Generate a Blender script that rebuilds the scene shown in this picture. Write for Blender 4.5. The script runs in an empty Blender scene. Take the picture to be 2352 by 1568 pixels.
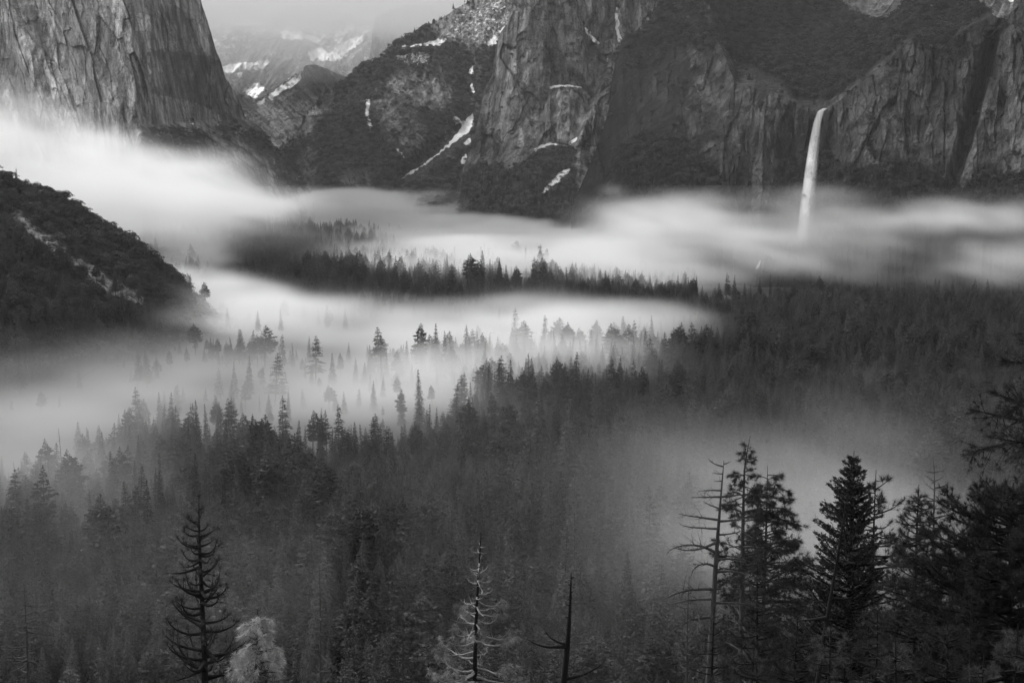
import bpy, math, random
import numpy as np

# ------------------------------------------------------------------ camera, world, sun, exposure
sc = bpy.context.scene
COL = sc.collection
FPX, CX, CY, HOR, CAMZ = 3267.0, 1176.0, 784.0, 413.0, 160.0      # a 50 mm lens on a picture 2352 wide
TH = math.atan((CY - HOR) / FPX)
cam = bpy.data.cameras.new('camera'); cam_ob = bpy.data.objects.new('camera', cam); COL.objects.link(cam_ob)
cam_ob.location = (0, 0, CAMZ); cam_ob.rotation_euler = (math.pi / 2 - TH, 0, 0)
cam.lens = 50; cam.sensor_width = 36; cam.clip_start = 0.5; cam.clip_end = 60000
sc.camera = cam_ob

SUN_AZ, SUN_EL = math.radians(-58), math.radians(41)              # azimuth from the view direction, negative to the left
world = bpy.data.worlds.new('World'); sc.world = world; world.use_nodes = True
wt = world.node_tree; wt.nodes.clear()
w_out = wt.nodes.new('ShaderNodeOutputWorld'); w_bg = wt.nodes.new('ShaderNodeBackground')
w_sky = wt.nodes.new('ShaderNodeTexSky'); w_sky.sky_type = 'NISHITA'; w_sky.sun_disc = False
w_sky.sun_elevation = SUN_EL; w_sky.sun_rotation = SUN_AZ; w_sky.dust_density = 3.0; w_sky.air_density = 1.0
w_bw = wt.nodes.new('ShaderNodeRGBToBW'); wt.links.new(w_sky.outputs[0], w_bw.inputs[0])
# an overcast veil: the clear sky's brightness is evened out and broken by soft cloud
w_tc = wt.nodes.new('ShaderNodeTexCoord'); w_map = wt.nodes.new('ShaderNodeMapping'); w_map.inputs['Scale'].default_value = (3, 3, 9)
w_no = wt.nodes.new('ShaderNodeTexNoise'); w_no.inputs['Scale'].default_value = 1.3; w_no.inputs['Detail'].default_value = 5
wt.links.new(w_tc.outputs['Generated'], w_map.inputs[0]); wt.links.new(w_map.outputs[0], w_no.inputs['Vector'])
w_mr = wt.nodes.new('ShaderNodeMapRange'); w_mr.inputs[1].default_value = 0.3; w_mr.inputs[2].default_value = 0.7
w_mr.inputs[3].default_value = 4.2; w_mr.inputs[4].default_value = 5.4
wt.links.new(w_no.outputs[0], w_mr.inputs[0])
w_mx = wt.nodes.new('ShaderNodeMix'); w_mx.data_type = 'FLOAT'; w_mx.inputs[0].default_value = 0.8
wt.links.new(w_bw.outputs[0], w_mx.inputs[2]); wt.links.new(w_mr.outputs[0], w_mx.inputs[3])
wt.links.new(w_mx.outputs[0], w_bg.inputs['Color']); w_bg.inputs['Strength'].default_value = 0.09
wt.links.new(w_bg.outputs[0], w_out.inputs[0])
sl = bpy.data.lights.new('sun', 'SUN'); sl.energy = 1.5; sl.angle = math.radians(14); sl.color = (1, 1, 1)
sun = bpy.data.objects.new('sun', sl); COL.objects.link(sun); sun.location = (-500, 300, 900)
from mathutils import Vector
sd = Vector((math.sin(SUN_AZ) * math.cos(SUN_EL), math.cos(SUN_AZ) * math.cos(SUN_EL), math.sin(SUN_EL)))
sun.rotation_euler = sd.to_track_quat('Z', 'Y').to_euler()
sc.view_settings.view_transform = 'Standard'; sc.view_settings.look = 'None'
sc.view_settings.exposure = 1.15; sc.view_settings.gamma = 1
cy = sc.cycles
cy.use_denoising = True; cy.use_adaptive_sampling = True; cy.adaptive_threshold = 0.02
cy.max_bounces = 6; cy.diffuse_bounces = 2; cy.glossy_bounces = 1; cy.transmission_bounces = 2
cy.transparent_max_bounces = 10; cy.volume_bounces = 4; cy.volume_step_rate = 2.5; cy.volume_max_steps = 512

# ------------------------------------------------------------------ noise
RS = np.random.RandomState(7)
PERM = RS.permutation(256).astype(np.int32); PERM = np.concatenate([PERM, PERM, PERM])
ANG = RS.rand(256) * 2 * np.pi; G2 = np.stack([np.cos(ANG), np.sin(ANG)], 1).astype(np.float32)
g3 = RS.randn(256, 3); G3 = (g3 / np.linalg.norm(g3, axis=1)[:, None]).astype(np.float32)

def pn2(x, y, seed=0):
    x = np.asarray(x, np.float32); y = np.asarray(y, np.float32)
    x = x + seed * 17.13; y = y + seed * 9.77
    xi = np.floor(x).astype(np.int32); yi = np.floor(y).astype(np.int32)
    xf = x - xi; yf = y - yi
    u = xf * xf * xf * (xf * (xf * 6 - 15) + 10); v = yf * yf * yf * (yf * (yf * 6 - 15) + 10)
    xi &= 255; yi &= 255
    def g(ix, iy, dx, dy):
        h = PERM[PERM[(xi + ix) & 255] + ((yi + iy) & 255)]; gg = G2[h]
        return gg[..., 0] * dx + gg[..., 1] * dy
    a = g(0, 0, xf, yf); b = g(1, 0, xf - 1, yf); c = g(0, 1, xf, yf - 1); d = g(1, 1, xf - 1, yf - 1)
    return ((a + u * (b - a)) * (1 - v) + (c + u * (d - c)) * v) * 1.5

def fbm(x, y, o=4, seed=0, gain=0.5):
    s = 0; a = 1; t = 0
    for k in range(o):
        s = s + a * pn2(x * 2 ** k, y * 2 ** k, seed + k * 3.7); t += a; a *= gain
    return s / t

def ridged(x, y, o=4, seed=0, gain=0.55):
    s = 0; a = 1; t = 0
    for k in range(o):
        s = s + a * (1 - 2 * np.abs(pn2(x * 2 ** k, y * 2 ** k, seed + k * 5.1))); t += a; a *= gain
    return s / t

def pn3(x, y, z, seed=0):
    x = x + seed * 13.7; y = y + seed * 5.3; z = z + seed * 3.1
    xi = np.floor(x).astype(np.int32); yi = np.floor(y).astype(np.int32); zi = np.floor(z).astype(np.int32)
    xf = (x - xi).astype(np.float32); yf = (y - yi).astype(np.float32); zf = (z - zi).astype(np.float32)
    u = xf * xf * (3 - 2 * xf); v = yf * yf * (3 - 2 * yf); w = zf * zf * (3 - 2 * zf)
    out = 0
    for ix in (0, 1):
        for iy in (0, 1):
            for iz in (0, 1):
                h = PERM[PERM[PERM[(xi + ix) & 255] + ((yi + iy) & 255)] + ((zi + iz) & 255)]
                g = G3[h]
                d = g[..., 0] * (xf - ix) + g[..., 1] * (yf - iy) + g[..., 2] * (zf - iz)
                out = out + d * (u if ix else 1 - u) * (v if iy else 1 - v) * (w if iz else 1 - w)
    return out * 1.5

def sm(a, b, x):
    t = np.clip((x - a) / (b - a), 0, 1); return t * t * (3 - 2 * t)

# ------------------------------------------------------------------ geometry helpers
CT, ST = math.cos(TH), math.sin(TH)
def at(u, v, d):
    """the place that lies d metres ahead (along +Y) in direction u, v of the 2352 x 1568 photograph"""
    a = (np.asarray(u, float) - CX) / FPX; b = (CY - np.asarray(v, float)) / FPX
    k = np.asarray(d, float) / (CT + b * ST)
    return a * k, np.asarray(d, float) + 0 * a + 0 * b, CAMZ + (b * CT - ST) * k

def project(x, y, z):
    zz = z - CAMZ
    dep = y * CT - zz * ST; up = y * ST + zz * CT
    return CX + FPX * x / dep, CY - FPX * up / dep

def put(o, parent=None):
    COL.objects.link(o)
    if parent is not None: o.parent = parent
    return o

def tag(o, label=None, cat=None, group=None, kind=None):
    if label: o['label'] = label
    if cat: o['category'] = cat
    if group: o['group'] = group
    if kind: o['kind'] = kind
    return o

def mesh_np(name, V, tris=None, quads=None, mats=(), midx=None, smooth=False, attrs=None):
    V = np.asarray(V, np.float32)
    me = bpy.data.meshes.new(name); me.vertices.add(len(V)); me.vertices.foreach_set('co', V.ravel())
    nt_ = 0 if tris is None else len(tris); nq = 0 if quads is None else len(quads)
    idx = []; 
    if nt_: idx.append(np.asarray(tris, np.int32).ravel())
    if nq: idx.append(np.asarray(quads, np.int32).ravel())
    idx = np.concatenate(idx); me.loops.add(len(idx)); me.loops.foreach_set('vertex_index', idx)
    ls = np.concatenate([np.arange(nt_) * 3, nt_ * 3 + np.arange(nq) * 4]).astype(np.int32)
    me.polygons.add(nt_ + nq); me.polygons.foreach_set('loop_start', ls)
    if midx is not None: me.polygons.foreach_set('material_index', np.asarray(midx, np.int32))
    for m in mats: me.materials.append(m)
    me.update(calc_edges=True)
    if smooth: me.shade_smooth()
    for k, a in (attrs or {}).items():
        t = me.attributes.new(k, 'FLOAT', 'POINT'); t.data.foreach_set('value', np.asarray(a, np.float32).ravel())
    return me

class MB:
    """collects triangles and quads, each with a material slot"""
    def __init__(s): s.V = []; s.T = []; s.Q = []; s.mt = []; s.mq = []; s.n = 0
    def add(s, V, T=None, Q=None, m=0):
        V = np.asarray(V, float).reshape(-1, 3); s.V.append(V)
        if T is not None and len(T): s.T.append(np.asarray(T, int).reshape(-1, 3) + s.n); s.mt.append(np.full(len(s.T[-1]), m))
        if Q is not None and len(Q): s.Q.append(np.asarray(Q, int).reshape(-1, 4) + s.n); s.mq.append(np.full(len(s.Q[-1]), m))
        s.n += len(V)
    def tube(s, P, R, k=5, m=0):
        P = np.asarray(P, float); R = np.asarray(R, float); n = len(P)
        t = np.gradient(P, axis=0); t /= np.linalg.norm(t, axis=1)[:, None] + 1e-9
        up = np.array([0, 0, 1.0]) if abs(t[0][2]) < 0.9 else np.array([1.0, 0, 0])
        a = np.cross(t, up); a /= np.linalg.norm(a, axis=1)[:, None] + 1e-9; b = np.cross(t, a)
        ang = np.arange(k) * 2 * np.pi / k
        V = P[:, None] + R[:, None, None] * (np.cos(ang)[None, :, None] * a[:, None] + np.sin(ang)[None, :, None] * b[:, None])
        Q = []
        i, j = np.meshgrid(np.arange(n - 1), np.arange(k), indexing='ij'); j2 = (j + 1) % k
        Q = np.stack([i * k + j, i * k + j2, (i + 1) * k + j2, (i + 1) * k + j], -1).reshape(-1, 4)
        s.add(V.reshape(-1, 3), Q=Q, m=m)
    def blades(s, base, tip, width, rs, m=0):
        """thin triangles from base to tip"""
        base = np.asarray(base, float); tip = np.asarray(tip, float); n = len(base)
        d = tip - base; r = rs.randn(n, 3); w = np.cross(d, r); w /= np.linalg.norm(w, axis=1)[:, None] + 1e-9
        w *= np.asarray(width).reshape(-1, 1) * 0.5
        V = np.stack([base - w, base + w, tip], 1).reshape(-1, 3)
        s.add(V, T=np.arange(3 * n).reshape(-1, 3), m=m)
    def kites(s, c, d, w, m=0):
        """kite-shaped leaves: centre c, half-length vector d, half-width vector w"""
        n = len(c)
        V = np.stack([c - d, c + w - d * 0.1, c + d, c - w - d * 0.1], 1).reshape(-1, 3)
        s.add(V, Q=np.arange(4 * n).reshape(-1, 4), m=m)
    def mesh(s, name, mats, smooth=False):
        V = np.concatenate(s.V)
        T = np.concatenate(s.T) if s.T else None; Q = np.concatenate(s.Q) if s.Q else None
        mi = np.concatenate((s.mt if s.T else []) + (s.mq if s.Q else []))
        return mesh_np(name, V, T, Q, mats, mi, smooth)

def obj(name, me, parent=None, loc=None):
    o = bpy.data.objects.new(name, me); put(o, parent)
    if loc is not None: o.location = loc
    return o

# ------------------------------------------------------------------ materials (all grey: the photograph is black and white)
class NT:
    def __init__(s, mat): s.m = mat; mat.use_nodes = True; s.t = mat.node_tree; s.t.nodes.clear(); s.out = s.t.nodes.new('ShaderNodeOutputMaterial')
    def n(s, k, **kw):
        x = s.t.nodes.new(k)
        for a, b in kw.items(): setattr(x, a, b)
        return x
    def l(s, a, b): s.t.links.new(a, b)
    def val(s, v, sock):
        if hasattr(v, 'links'): s.l(v, sock)
        else: sock.default_value = v
    def math(s, op, a, b=None, c=None, clamp=False):
        x = s.n('ShaderNodeMath', operation=op, use_clamp=clamp)
        for i, v in enumerate((a, b, c)):
            if v is not None: s.val(v, x.inputs[i])
        return x.outputs[0]
    def rng(s, v, a, b, c, d):
        x = s.n('ShaderNodeMapRange'); s.val(v, x.inputs[0])
        for i, q in enumerate((a, b, c, d)): x.inputs[i + 1].default_value = q
        return x.outputs[0]
    def noise(s, vec, scale, detail=4, rough=0.6, dist=0.0):
        x = s.n('ShaderNodeTexNoise'); s.l(vec, x.inputs['Vector']); x.inputs['Scale'].default_value = scale
        x.inputs['Detail'].default_value = detail; x.inputs['Roughness'].default_value = rough; x.inputs['Distortion'].default_value = dist
        return x.outputs[0]
    def mapv(s, vec, scale, rot=(0, 0, 0)):
        x = s.n('ShaderNodeMapping'); s.l(vec, x.inputs[0]); x.inputs['Scale'].default_value = scale; x.inputs['Rotation'].default_value = rot
        return x.outputs[0]
    def distort(s, vec, scale, amt):
        x = s.n('ShaderNodeTexNoise'); s.l(vec, x.inputs['Vector']); x.inputs['Scale'].default_value = scale; x.inputs['Detail'].default_value = 3
        a = s.n('ShaderNodeVectorMath', operation='MULTIPLY_ADD'); s.l(x.outputs['Color'], a.inputs[0]); a.inputs[1].default_value = (amt, amt, amt); s.l(vec, a.inputs[2])
        return a.outputs[0]
    def mix(s, f, a, b):
        x = s.n('ShaderNodeMix', data_type='FLOAT'); s.val(f, x.inputs[0]); s.val(a, x.inputs[2]); s.val(b, x.inputs[3]); return x.outputs[0]
    def attr(s, name): x = s.n('ShaderNodeAttribute', attribute_name=name); return x.outputs['Fac']
    def bsdf(s, col, rough=0.9, spec=0.2, normal=None):
        p = s.n('ShaderNodeBsdfPrincipled'); s.val(col, p.inputs['Base Color']) if hasattr(col, 'links') else setattr(p.inputs['Base Color'], 'default_value', (col, col, col, 1))
        s.val(rough, p.inputs['Roughness']); p.inputs['Specular IOR Level'].default_value = spec
        if normal is not None: s.l(normal, p.inputs['Normal'])
        s.l(p.outputs[0], s.out.inputs[0]); return p
    def bump(s, h, dist, strength=1.0):
        x = s.n('ShaderNodeBump'); x.inputs['Strength'].default_value = strength; x.inputs['Distance'].default_value = dist
        s.l(h, x.inputs['Height']); return x.outputs[0]

def mat_rock(name, lo, hi, vegc=0.035, streak=1.0, shear=0.0, scale=1.0):
    """granite: vertical joints and water streaks, lichen patches; scrub and snow where the vertex layers say so"""
    t = NT(bpy.data.materials.new(name)); g = t.n('ShaderNodeNewGeometry').outputs['Position']
    m1 = t.mapv(g, (1, 1, 0.14), (0, shear, 0)); m2 = t.mapv(g, (1, 1, 0.05), (0, shear, 0)); m3 = t.mapv(g, (1, 1, 2.5))
    a = t.noise(m1, 0.030 * scale, 6, 0.65, 0.6); b = t.noise(m2, 0.11 * scale, 4, 0.7, 0.3); c = t.noise(g, 0.012 * scale, 5, 0.6, 1.2)
    f = t.noise(g, 0.35 * scale, 3, 0.7); w = t.noise(m2, 0.035 * scale, 5, 0.6, 0.5); led = t.noise(m3, 0.05 * scale, 4, 0.65, 0.8)
    x = t.math('ADD', t.math('MULTIPLY', a, 0.8), t.math('MULTIPLY', b, 0.22 * streak))
    x = t.math('ADD', x, t.math('MULTIPLY', c, 0.5)); x = t.math('ADD', x, t.math('MULTIPLY', f, 0.35)); x = t.math('ADD', x, t.math('MULTIPLY', led, 0.25))
    base = t.rng(x, 0.88, 1.28, lo * 0.45, hi * 1.1)
    stain = t.rng(w, 0.52, 0.66, 1.0, 0.42)                        # dark water stains
    base = t.math('MULTIPLY', base, stain)
    crack = t.n('ShaderNodeTexVoronoi', feature='DISTANCE_TO_EDGE'); t.l(t.mapv(t.distort(g, 0.02, 30), (1, 1, 0.07), (0, shear, 0)), crack.inputs['Vector']); crack.inputs['Scale'].default_value = 0.035 * scale
    cr = t.math('ADD', t.rng(crack.outputs['Distance'], 0.0, 0.05, 0.6, 1.0), t.rng(c, 0.4, 0.6, 0.6, 0.0), clamp=True)
    base = t.math('MULTIPLY', base, cr)
    base = t.math('MULTIPLY', base, t.attr('tone'))
    vn = t.noise(g, 0.12 * scale, 4, 0.7); vc = t.rng(vn, 0.3, 0.7, vegc * 0.6, vegc * 1.7)
    ve = t.math('ADD', t.attr('veg'), t.math('MULTIPLY', t.math('SUBTRACT', t.noise(g, 0.035 * scale, 6, 0.72), 0.5), 2.0))
    vm = t.rng(ve, 0.36, 0.64, 0, 1)
    col = t.mix(vm, base, vc)
    se = t.math('ADD', t.attr('snow'), t.math('MULTIPLY', t.math('SUBTRACT', t.noise(g, 0.07 * scale, 6, 0.78), 0.5), 1.5))
    smk = t.rng(se, 0.46, 0.60, 0, 1)
    col = t.mix(smk, col, 0.92)
    h = t.math('ADD', t.math('MULTIPLY', a, 1.0), t.math('MULTIPLY', b, 0.5)); h = t.math('ADD', h, t.math('MULTIPLY', f, 0.25)); h = t.math('ADD', h, t.math('MULTIPLY', cr, 0.3))
    hv = t.math('MULTIPLY', t.noise(g, 0.2 * scale, 4, 0.7), 1.2); h = t.mix(vm, h, hv)
    h = t.math('MULTIPLY', h, t.math('SUBTRACT', 1.0, t.math('MULTIPLY', smk, 0.9)))
    t.bsdf(col, 0.9, 0.15, t.bump(h, 14.0 / scale, 1.0)); return t.m

def mat_leaf(name, lo, hi, trans=0.0, scale=0.6, var=(0.65, 1.35)):
    t = NT(bpy.data.materials.new(name)); g = t.n('ShaderNodeTexCoord').outputs['Object']
    r = t.n('ShaderNodeObjectInfo').outputs['Random']
    x = t.noise(g, scale, 3, 0.6); v = t.rng(x, 0.3, 0.7, lo, hi)
    v = t.math('MULTIPLY', v, t.rng(r, 0, 1, *var))
    t.bsdf(v, 0.8, 0.2); return t.m

def mat_bark(name, lo, hi, zs=0.2, scale=6):
    t = NT(bpy.data.materials.new(name)); g = t.n('ShaderNodeTexCoord').outputs['Object']
    x = t.noise(t.mapv(g, (1, 1, zs)), scale, 4, 0.7); v = t.rng(x, 0.3, 0.7, lo, hi)
    t.bsdf(v, 0.9, 0.15, t.bump(x, 0.05, 0.7)); return t.m

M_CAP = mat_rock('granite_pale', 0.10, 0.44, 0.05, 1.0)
M_CATH = mat_rock('granite_grey', 0.08, 0.35, 0.085, 1.0)
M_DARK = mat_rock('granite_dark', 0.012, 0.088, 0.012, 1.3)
M_FAR = mat_rock('granite_far', 0.16, 0.34, 0.07, 0.8, scale=0.4)
M_HILL = mat_rock('hillside_rock', 0.04, 0.30, 0.022, 0.2, scale=2.2)
M_LEAF = mat_leaf('conifer_needles', 0.022, 0.075, var=(.5, 1.6))
M_LEAF2 = mat_leaf('scrub_leaves', 0.012, 0.066, var=(.35, 2.0))
M_LEAF3 = mat_leaf('pale_scrub_leaves', 0.035, 0.13, var=(.4, 2.0))
M_BARK = mat_bark('bark', 0.03, 0.08)
M_BARKD = mat_bark('dark_bark', 0.006, 0.02)
M_BARKP = mat_bark('pale_bark', 0.12, 0.30)
M_NEED = mat_leaf('pine_needles', 0.018, 0.055, scale=2)
M_NEEDM = mat_leaf('hazy_pine_needles', 0.028, 0.07, scale=2)
M_PALE2 = mat_leaf('greyish_needles', 0.12, 0.30, scale=1.5)
M_PALE = mat_leaf('pale_needles', 0.3, 0.62, scale=1.5)

# ------------------------------------------------------------------ ground
def gh(x, y):
    """ground height: the viewpoint's hillside falls to a flat valley floor"""
    x = np.asarray(x, float); y = np.asarray(y, float)
    s = 158 - 0.47 * np.maximum(y - 3, 0) - 0.03 * np.abs(x)
    k = 14.0; h = k * np.logaddexp(0, np.clip(s / k, -40, 40))
    h = np.minimum(h, 158)
    h = h + 8 * sm(150, 800, x) * sm(700, 1500, y) + 2.5 * fbm(x / 130, y / 130, 3, 2) * sm(100, 400, y)
    rx = (x + 395) / 230.0; h = h + 46 * np.exp(-rx ** 4) * sm(2300, 2620, y) * sm(3150, 2950, y)    # a wooded terrace up the valley
    return h

ys = np.concatenate([np.linspace(-300, 0, 8), 3 + np.geomspace(6, 26000, 230) - 6])
xs = np.concatenate([-np.geomspace(9000, 30, 70), np.linspace(-25, 25, 9), np.geomspace(30, 9000, 70)])
gx, gy = np.meshgrid(xs, ys); gz = gh(gx, gy)
n_r, n_c = gx.shape; i, j = np.meshgrid(np.arange(n_r - 1), np.arange(n_c - 1), indexing='ij')
q = np.stack([i * n_c + j, i * n_c + j + 1, (i + 1) * n_c + j + 1, (i + 1) * n_c + j], -1).reshape(-1, 4)
t = NT(bpy.data.materials.new('forest_floor')); g = t.n('ShaderNodeNewGeometry').outputs['Position']
x = t.noise(g, 0.08, 6, 0.7); t.bsdf(t.rng(x, 0.3, 0.7, 0.015, 0.04), 0.95, 0.1, t.bump(t.noise(g, 0.5, 4, 0.7), 1.5, 1.0)); M_GROUND = t.m
tag(obj('ground', mesh_np('ground', np.stack([gx, gy, gz], -1).reshape(-1, 3), quads=q, mats=[M_GROUND], smooth=True)), kind='structure')

# ------------------------------------------------------------------ cliffs and mountains
def inside(poly, u, v):
    p = np.asarray(poly, float); x1, y1 = p[:, 0], p[:, 1]; x2, y2 = np.roll(x1, -1), np.roll(y1, -1)
    c = np.zeros(u.shape, bool)
    for a, b, d, e in zip(x1, y1, x2, y2):
        if b == e: continue
        c ^= ((b > v) != (e > v)) & (u < (d - a) * (v - b) / (e - b) + a)
    return c
def paint(polys, u, v, jit=4.0, seed=0, freq=14.0):
    ju = u + jit * fbm(u / freq, v / freq, 3, seed + 1) * 2; jv = v + jit * fbm(u / freq, v / freq, 3, seed + 2) * 2
    m = np.zeros(u.shape)
    for p in polys:
        val = 1.0
        if not hasattr(p[0], '__len__'): val, p = p[0], p[1]
        m = np.where(inside(p, ju, jv), val, m)
    return m
def blur(m, r):
    m = np.asarray(m, float)
    for ax in (0, 1):
        for _ in range(2):
            p = [(0, 0), (0, 0)]; p[ax] = (r + 1, r); c = np.cumsum(np.pad(m, p, mode='edge'), axis=ax)
            n = m.shape[ax]
            m = (np.take(c, np.arange(n) + 2 * r + 1, axis=ax) - np.take(c, np.arange(n), axis=ax)) / (2 * r + 1)
    return m
def pl(pts, u):
    p = np.asarray(pts, float); return np.interp(u, p[:, 0], p[:, 1])
def tps(pts):
    p = np.asarray(pts, float); X = p[:, :2] / 300.0; n = len(p)
    d = np.linalg.norm(X[:, None] - X[None], axis=2); K = d * d * np.log(d + 1e-9) + 0.02 * np.eye(n)
    A = np.zeros((n + 3, n + 3)); A[:n, :n] = K; A[:n, n] = 1; A[:n, n + 1:] = X; A[n, :n] = 1; A[n + 1:, :n] = X.T
    w = np.linalg.solve(A, np.concatenate([p[:, 2], np.zeros(3)]))
    def f(u, v):
        x = u / 300.0; y = v / 300.0; s = w[n] + w[n + 1] * x + w[n + 2] * y
        for k in range(n):
            r = np.sqrt((x - X[k, 0]) ** 2 + (y - X[k, 1]) ** 2); s = s + w[k] * r * r * np.log(r + 1e-9)
        return s
    return f

SURF = {}
def relief(name, u0, u1, top, vfine, depth, mat, kind_tag, masks, du=1.6, jag=(4, 30, 1.5), thick=500, dmean=2500):
    """one mountain: a closed-topped rock face with its own distance, slope and relief"""
    us = np.arange(u0, u1 + du, du); nc = len(us)
    vt = pl(top, us) + jag[0] * fbm(us / jag[1], us * 0, 4, 11) + jag[2] * fbm(us / 5.0, us * 0 + 3, 2, 12)
    vmid = np.maximum(vt, -14.0)
    nf = int((vfine - max(vmid.min(), -14)) / du) + 2
    rows = [vt + (vmid - vt) * k for k in (0, .15, .3, .45, .6, .75, .9)] + [vmid + (np.maximum(vfine, vmid + 4) - vmid) * (k / nf) for k in range(nf + 1)]
    V = np.stack(rows); U = np.broadcast_to(us, V.shape).copy()
    D = depth(U, V)
    x, y, z = at(U, V, D)
    # the foot runs on down below the valley floor
    fx, fy, fz = [], [], []
    for k in range(1, 9):
        f = k / 8.0; zz = z[-1] + (-30 - z[-1]) * f; yy = y[-1] - (z[-1] - zz) * 0.45 + 14 * fbm(x[-1] / 40, zz / 30, 3, 77) * min(f * 3, 1)
        fx.append(x[-1] * yy / y[-1]); fy.append(yy); fz.append(zz)
    # and the back falls away behind the crest
    bx = x[0] * (1 + thick / y[0]); by = y[0] + thick; bz = z[0] - 0.15 * thick
    X = np.vstack([bx[None], x, np.array(fx)]); Y = np.vstack([by[None], y, np.array(fy)]); Z = np.vstack([bz[None], z, np.array(fz)])
    b2 = np.stack([bx * 1.05, by + thick * .3, bz * 0 - 30]); X = np.vstack([b2[0][None], X]); Y = np.vstack([b2[1][None], Y]); Z = np.vstack([b2[2][None], Z])
    Uf, Vf = project(X, Y, Z)
    Uf = np.vstack([U[:1], U[:1], U, np.repeat(U[-1:], 8, 0)]); Vf = np.vstack([V[:1], V[:1], V, np.repeat(V[-1:], 8, 0) + np.arange(1, 9)[:, None] * 12])
    nr = X.shape[0]; i, j = np.meshgrid(np.arange(nr - 1), np.arange(nc - 1), indexing='ij')
    q = np.stack([i * nc + j, (i + 1) * nc + j, (i + 1) * nc + j + 1, i * nc + j + 1], -1).reshape(-1, 4)
    P = np.stack([X, Y, Z], -1).reshape(-1, 3)
    at_ = {k: np.array(np.broadcast_to(a, Uf.shape), float) for k, a in masks(Uf, Vf).items()}
    at_['veg'][-8:] = 1.0; at_['veg'] = blur(at_['veg'], 7); at_['snow'] = blur(at_['snow'], 1); at_['snow'][-8:] = 0
    o = obj(name, mesh_np(name, P, quads=q, mats=[mat], smooth=True, attrs={k: np.broadcast_to(a, Uf.shape) for k, a in at_.items()}))
    tag(o, **kind_tag)
    SURF[name + str(len(SURF))] = (P.reshape(nr, nc, 3), at_['veg'] * (at_['snow'] < .4), Uf, Vf)
    return o

def facets(X, Z, w, h, seed):
    """jointed blocks: each cell is a tilted flat facet; returns offset, a value per block and the distance to the nearest joint"""
    wob = 0.35 * fbm(X / (w * 2.2), Z / (h * 1.1), 2, seed + 9)
    x = X / w + wob + seed * 3.1; z = Z / h + 0.3 * fbm(X / w / 1.5, Z / h / 1.5, 2, seed + 5) + seed * 1.7
    xi = np.floor(x).astype(np.int32); zi = np.floor(z).astype(np.int32)
    b1 = np.full(x.shape, 9.0); b2 = np.full(x.shape, 9.0); val = np.zeros(x.shape); gx_ = np.zeros(x.shape); gz_ = np.zeros(x.shape); dx_ = np.zeros(x.shape); dz_ = np.zeros(x.shape)
    for a in (-1, 0, 1):
        for b in (-1, 0, 1):
            cx_ = xi + a; cz_ = zi + b; h1 = PERM[PERM[cx_ & 255] + (cz_ & 255)]; h2 = PERM[h1 + 37]; h3 = PERM[h2 + 91]
            px = cx_ + h1 / 255.0; pz = cz_ + h2 / 255.0; dx = x - px; dz = z - pz; d = np.abs(dx) * 0.8 + np.abs(dz) * 0.8 + 0.4 * np.sqrt(dx * dx + dz * dz)
            m = d < b1; b2 = np.where(m, b1, np.minimum(b2, d)); b1 = np.where(m, d, b1)
            val = np.where(m, h3 / 255.0, val); gx_ = np.where(m, h1 / 127.5 - 1, gx_); gz_ = np.where(m, h2 / 127.5 - 1, gz_); dx_ = np.where(m, dx, dx_); dz_ = np.where(m, dz, dz_)
    return (val - .5) + 0.75 * (gx_ * dx_ + gz_ * dz_), val, b2 - b1
def crag_tone(U, V, d0, shear=0.0, seed=0, amt=1.0):
    s = d0 / FPX; X = (U + shear * V) * s; Z = V * s
    t_ = 1.0
    for w, h, a, c, k in ((64, 240, .30, .35, 0), (21, 85, .32, .45, 1), (8, 30, .30, .5, 2)):
        _, v, e = facets(X, Z, w, h, seed + k); t_ = t_ * (1 + amt * a * (v - .5) * 2) * (1 - amt * c * sm(.09, .0, e) * (fbm(X / 40, Z / 60, 2, seed + k) > -.12))
    return t_
def rockrelief(U, V, d0, A=(22, 9, 3, 3), shear=0.0, seed=0, zst=(4.5, 6, 4)):
    s = d0 / FPX; X = (U + shear * V) * s; Z = V * s
    r = 1.5 * A[0] * ridged(X / 150, Z / (150 * zst[0]), 3, seed) + 0.5 * A[1] * ridged(X / 34, Z / (34 * zst[1]), 3, seed + 1)
    r += A[2] * ridged(X / 9, Z / (9 * zst[2]), 3, seed + 2) + A[3] * fbm(X / 60, Z / 14, 3, seed + 3)
    r += A[2] * 1.2 * fbm(X / 16, Z / 20, 4, seed + 4)
    for w, h, a, k in ((64, 240, 26, 0), (21, 85, 10, 1), (8, 30, 4, 2)):
        r += a * A[0] / 22.0 * facets(X, Z, w, h, seed + k)[0]
    return -r * 0.8

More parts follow.
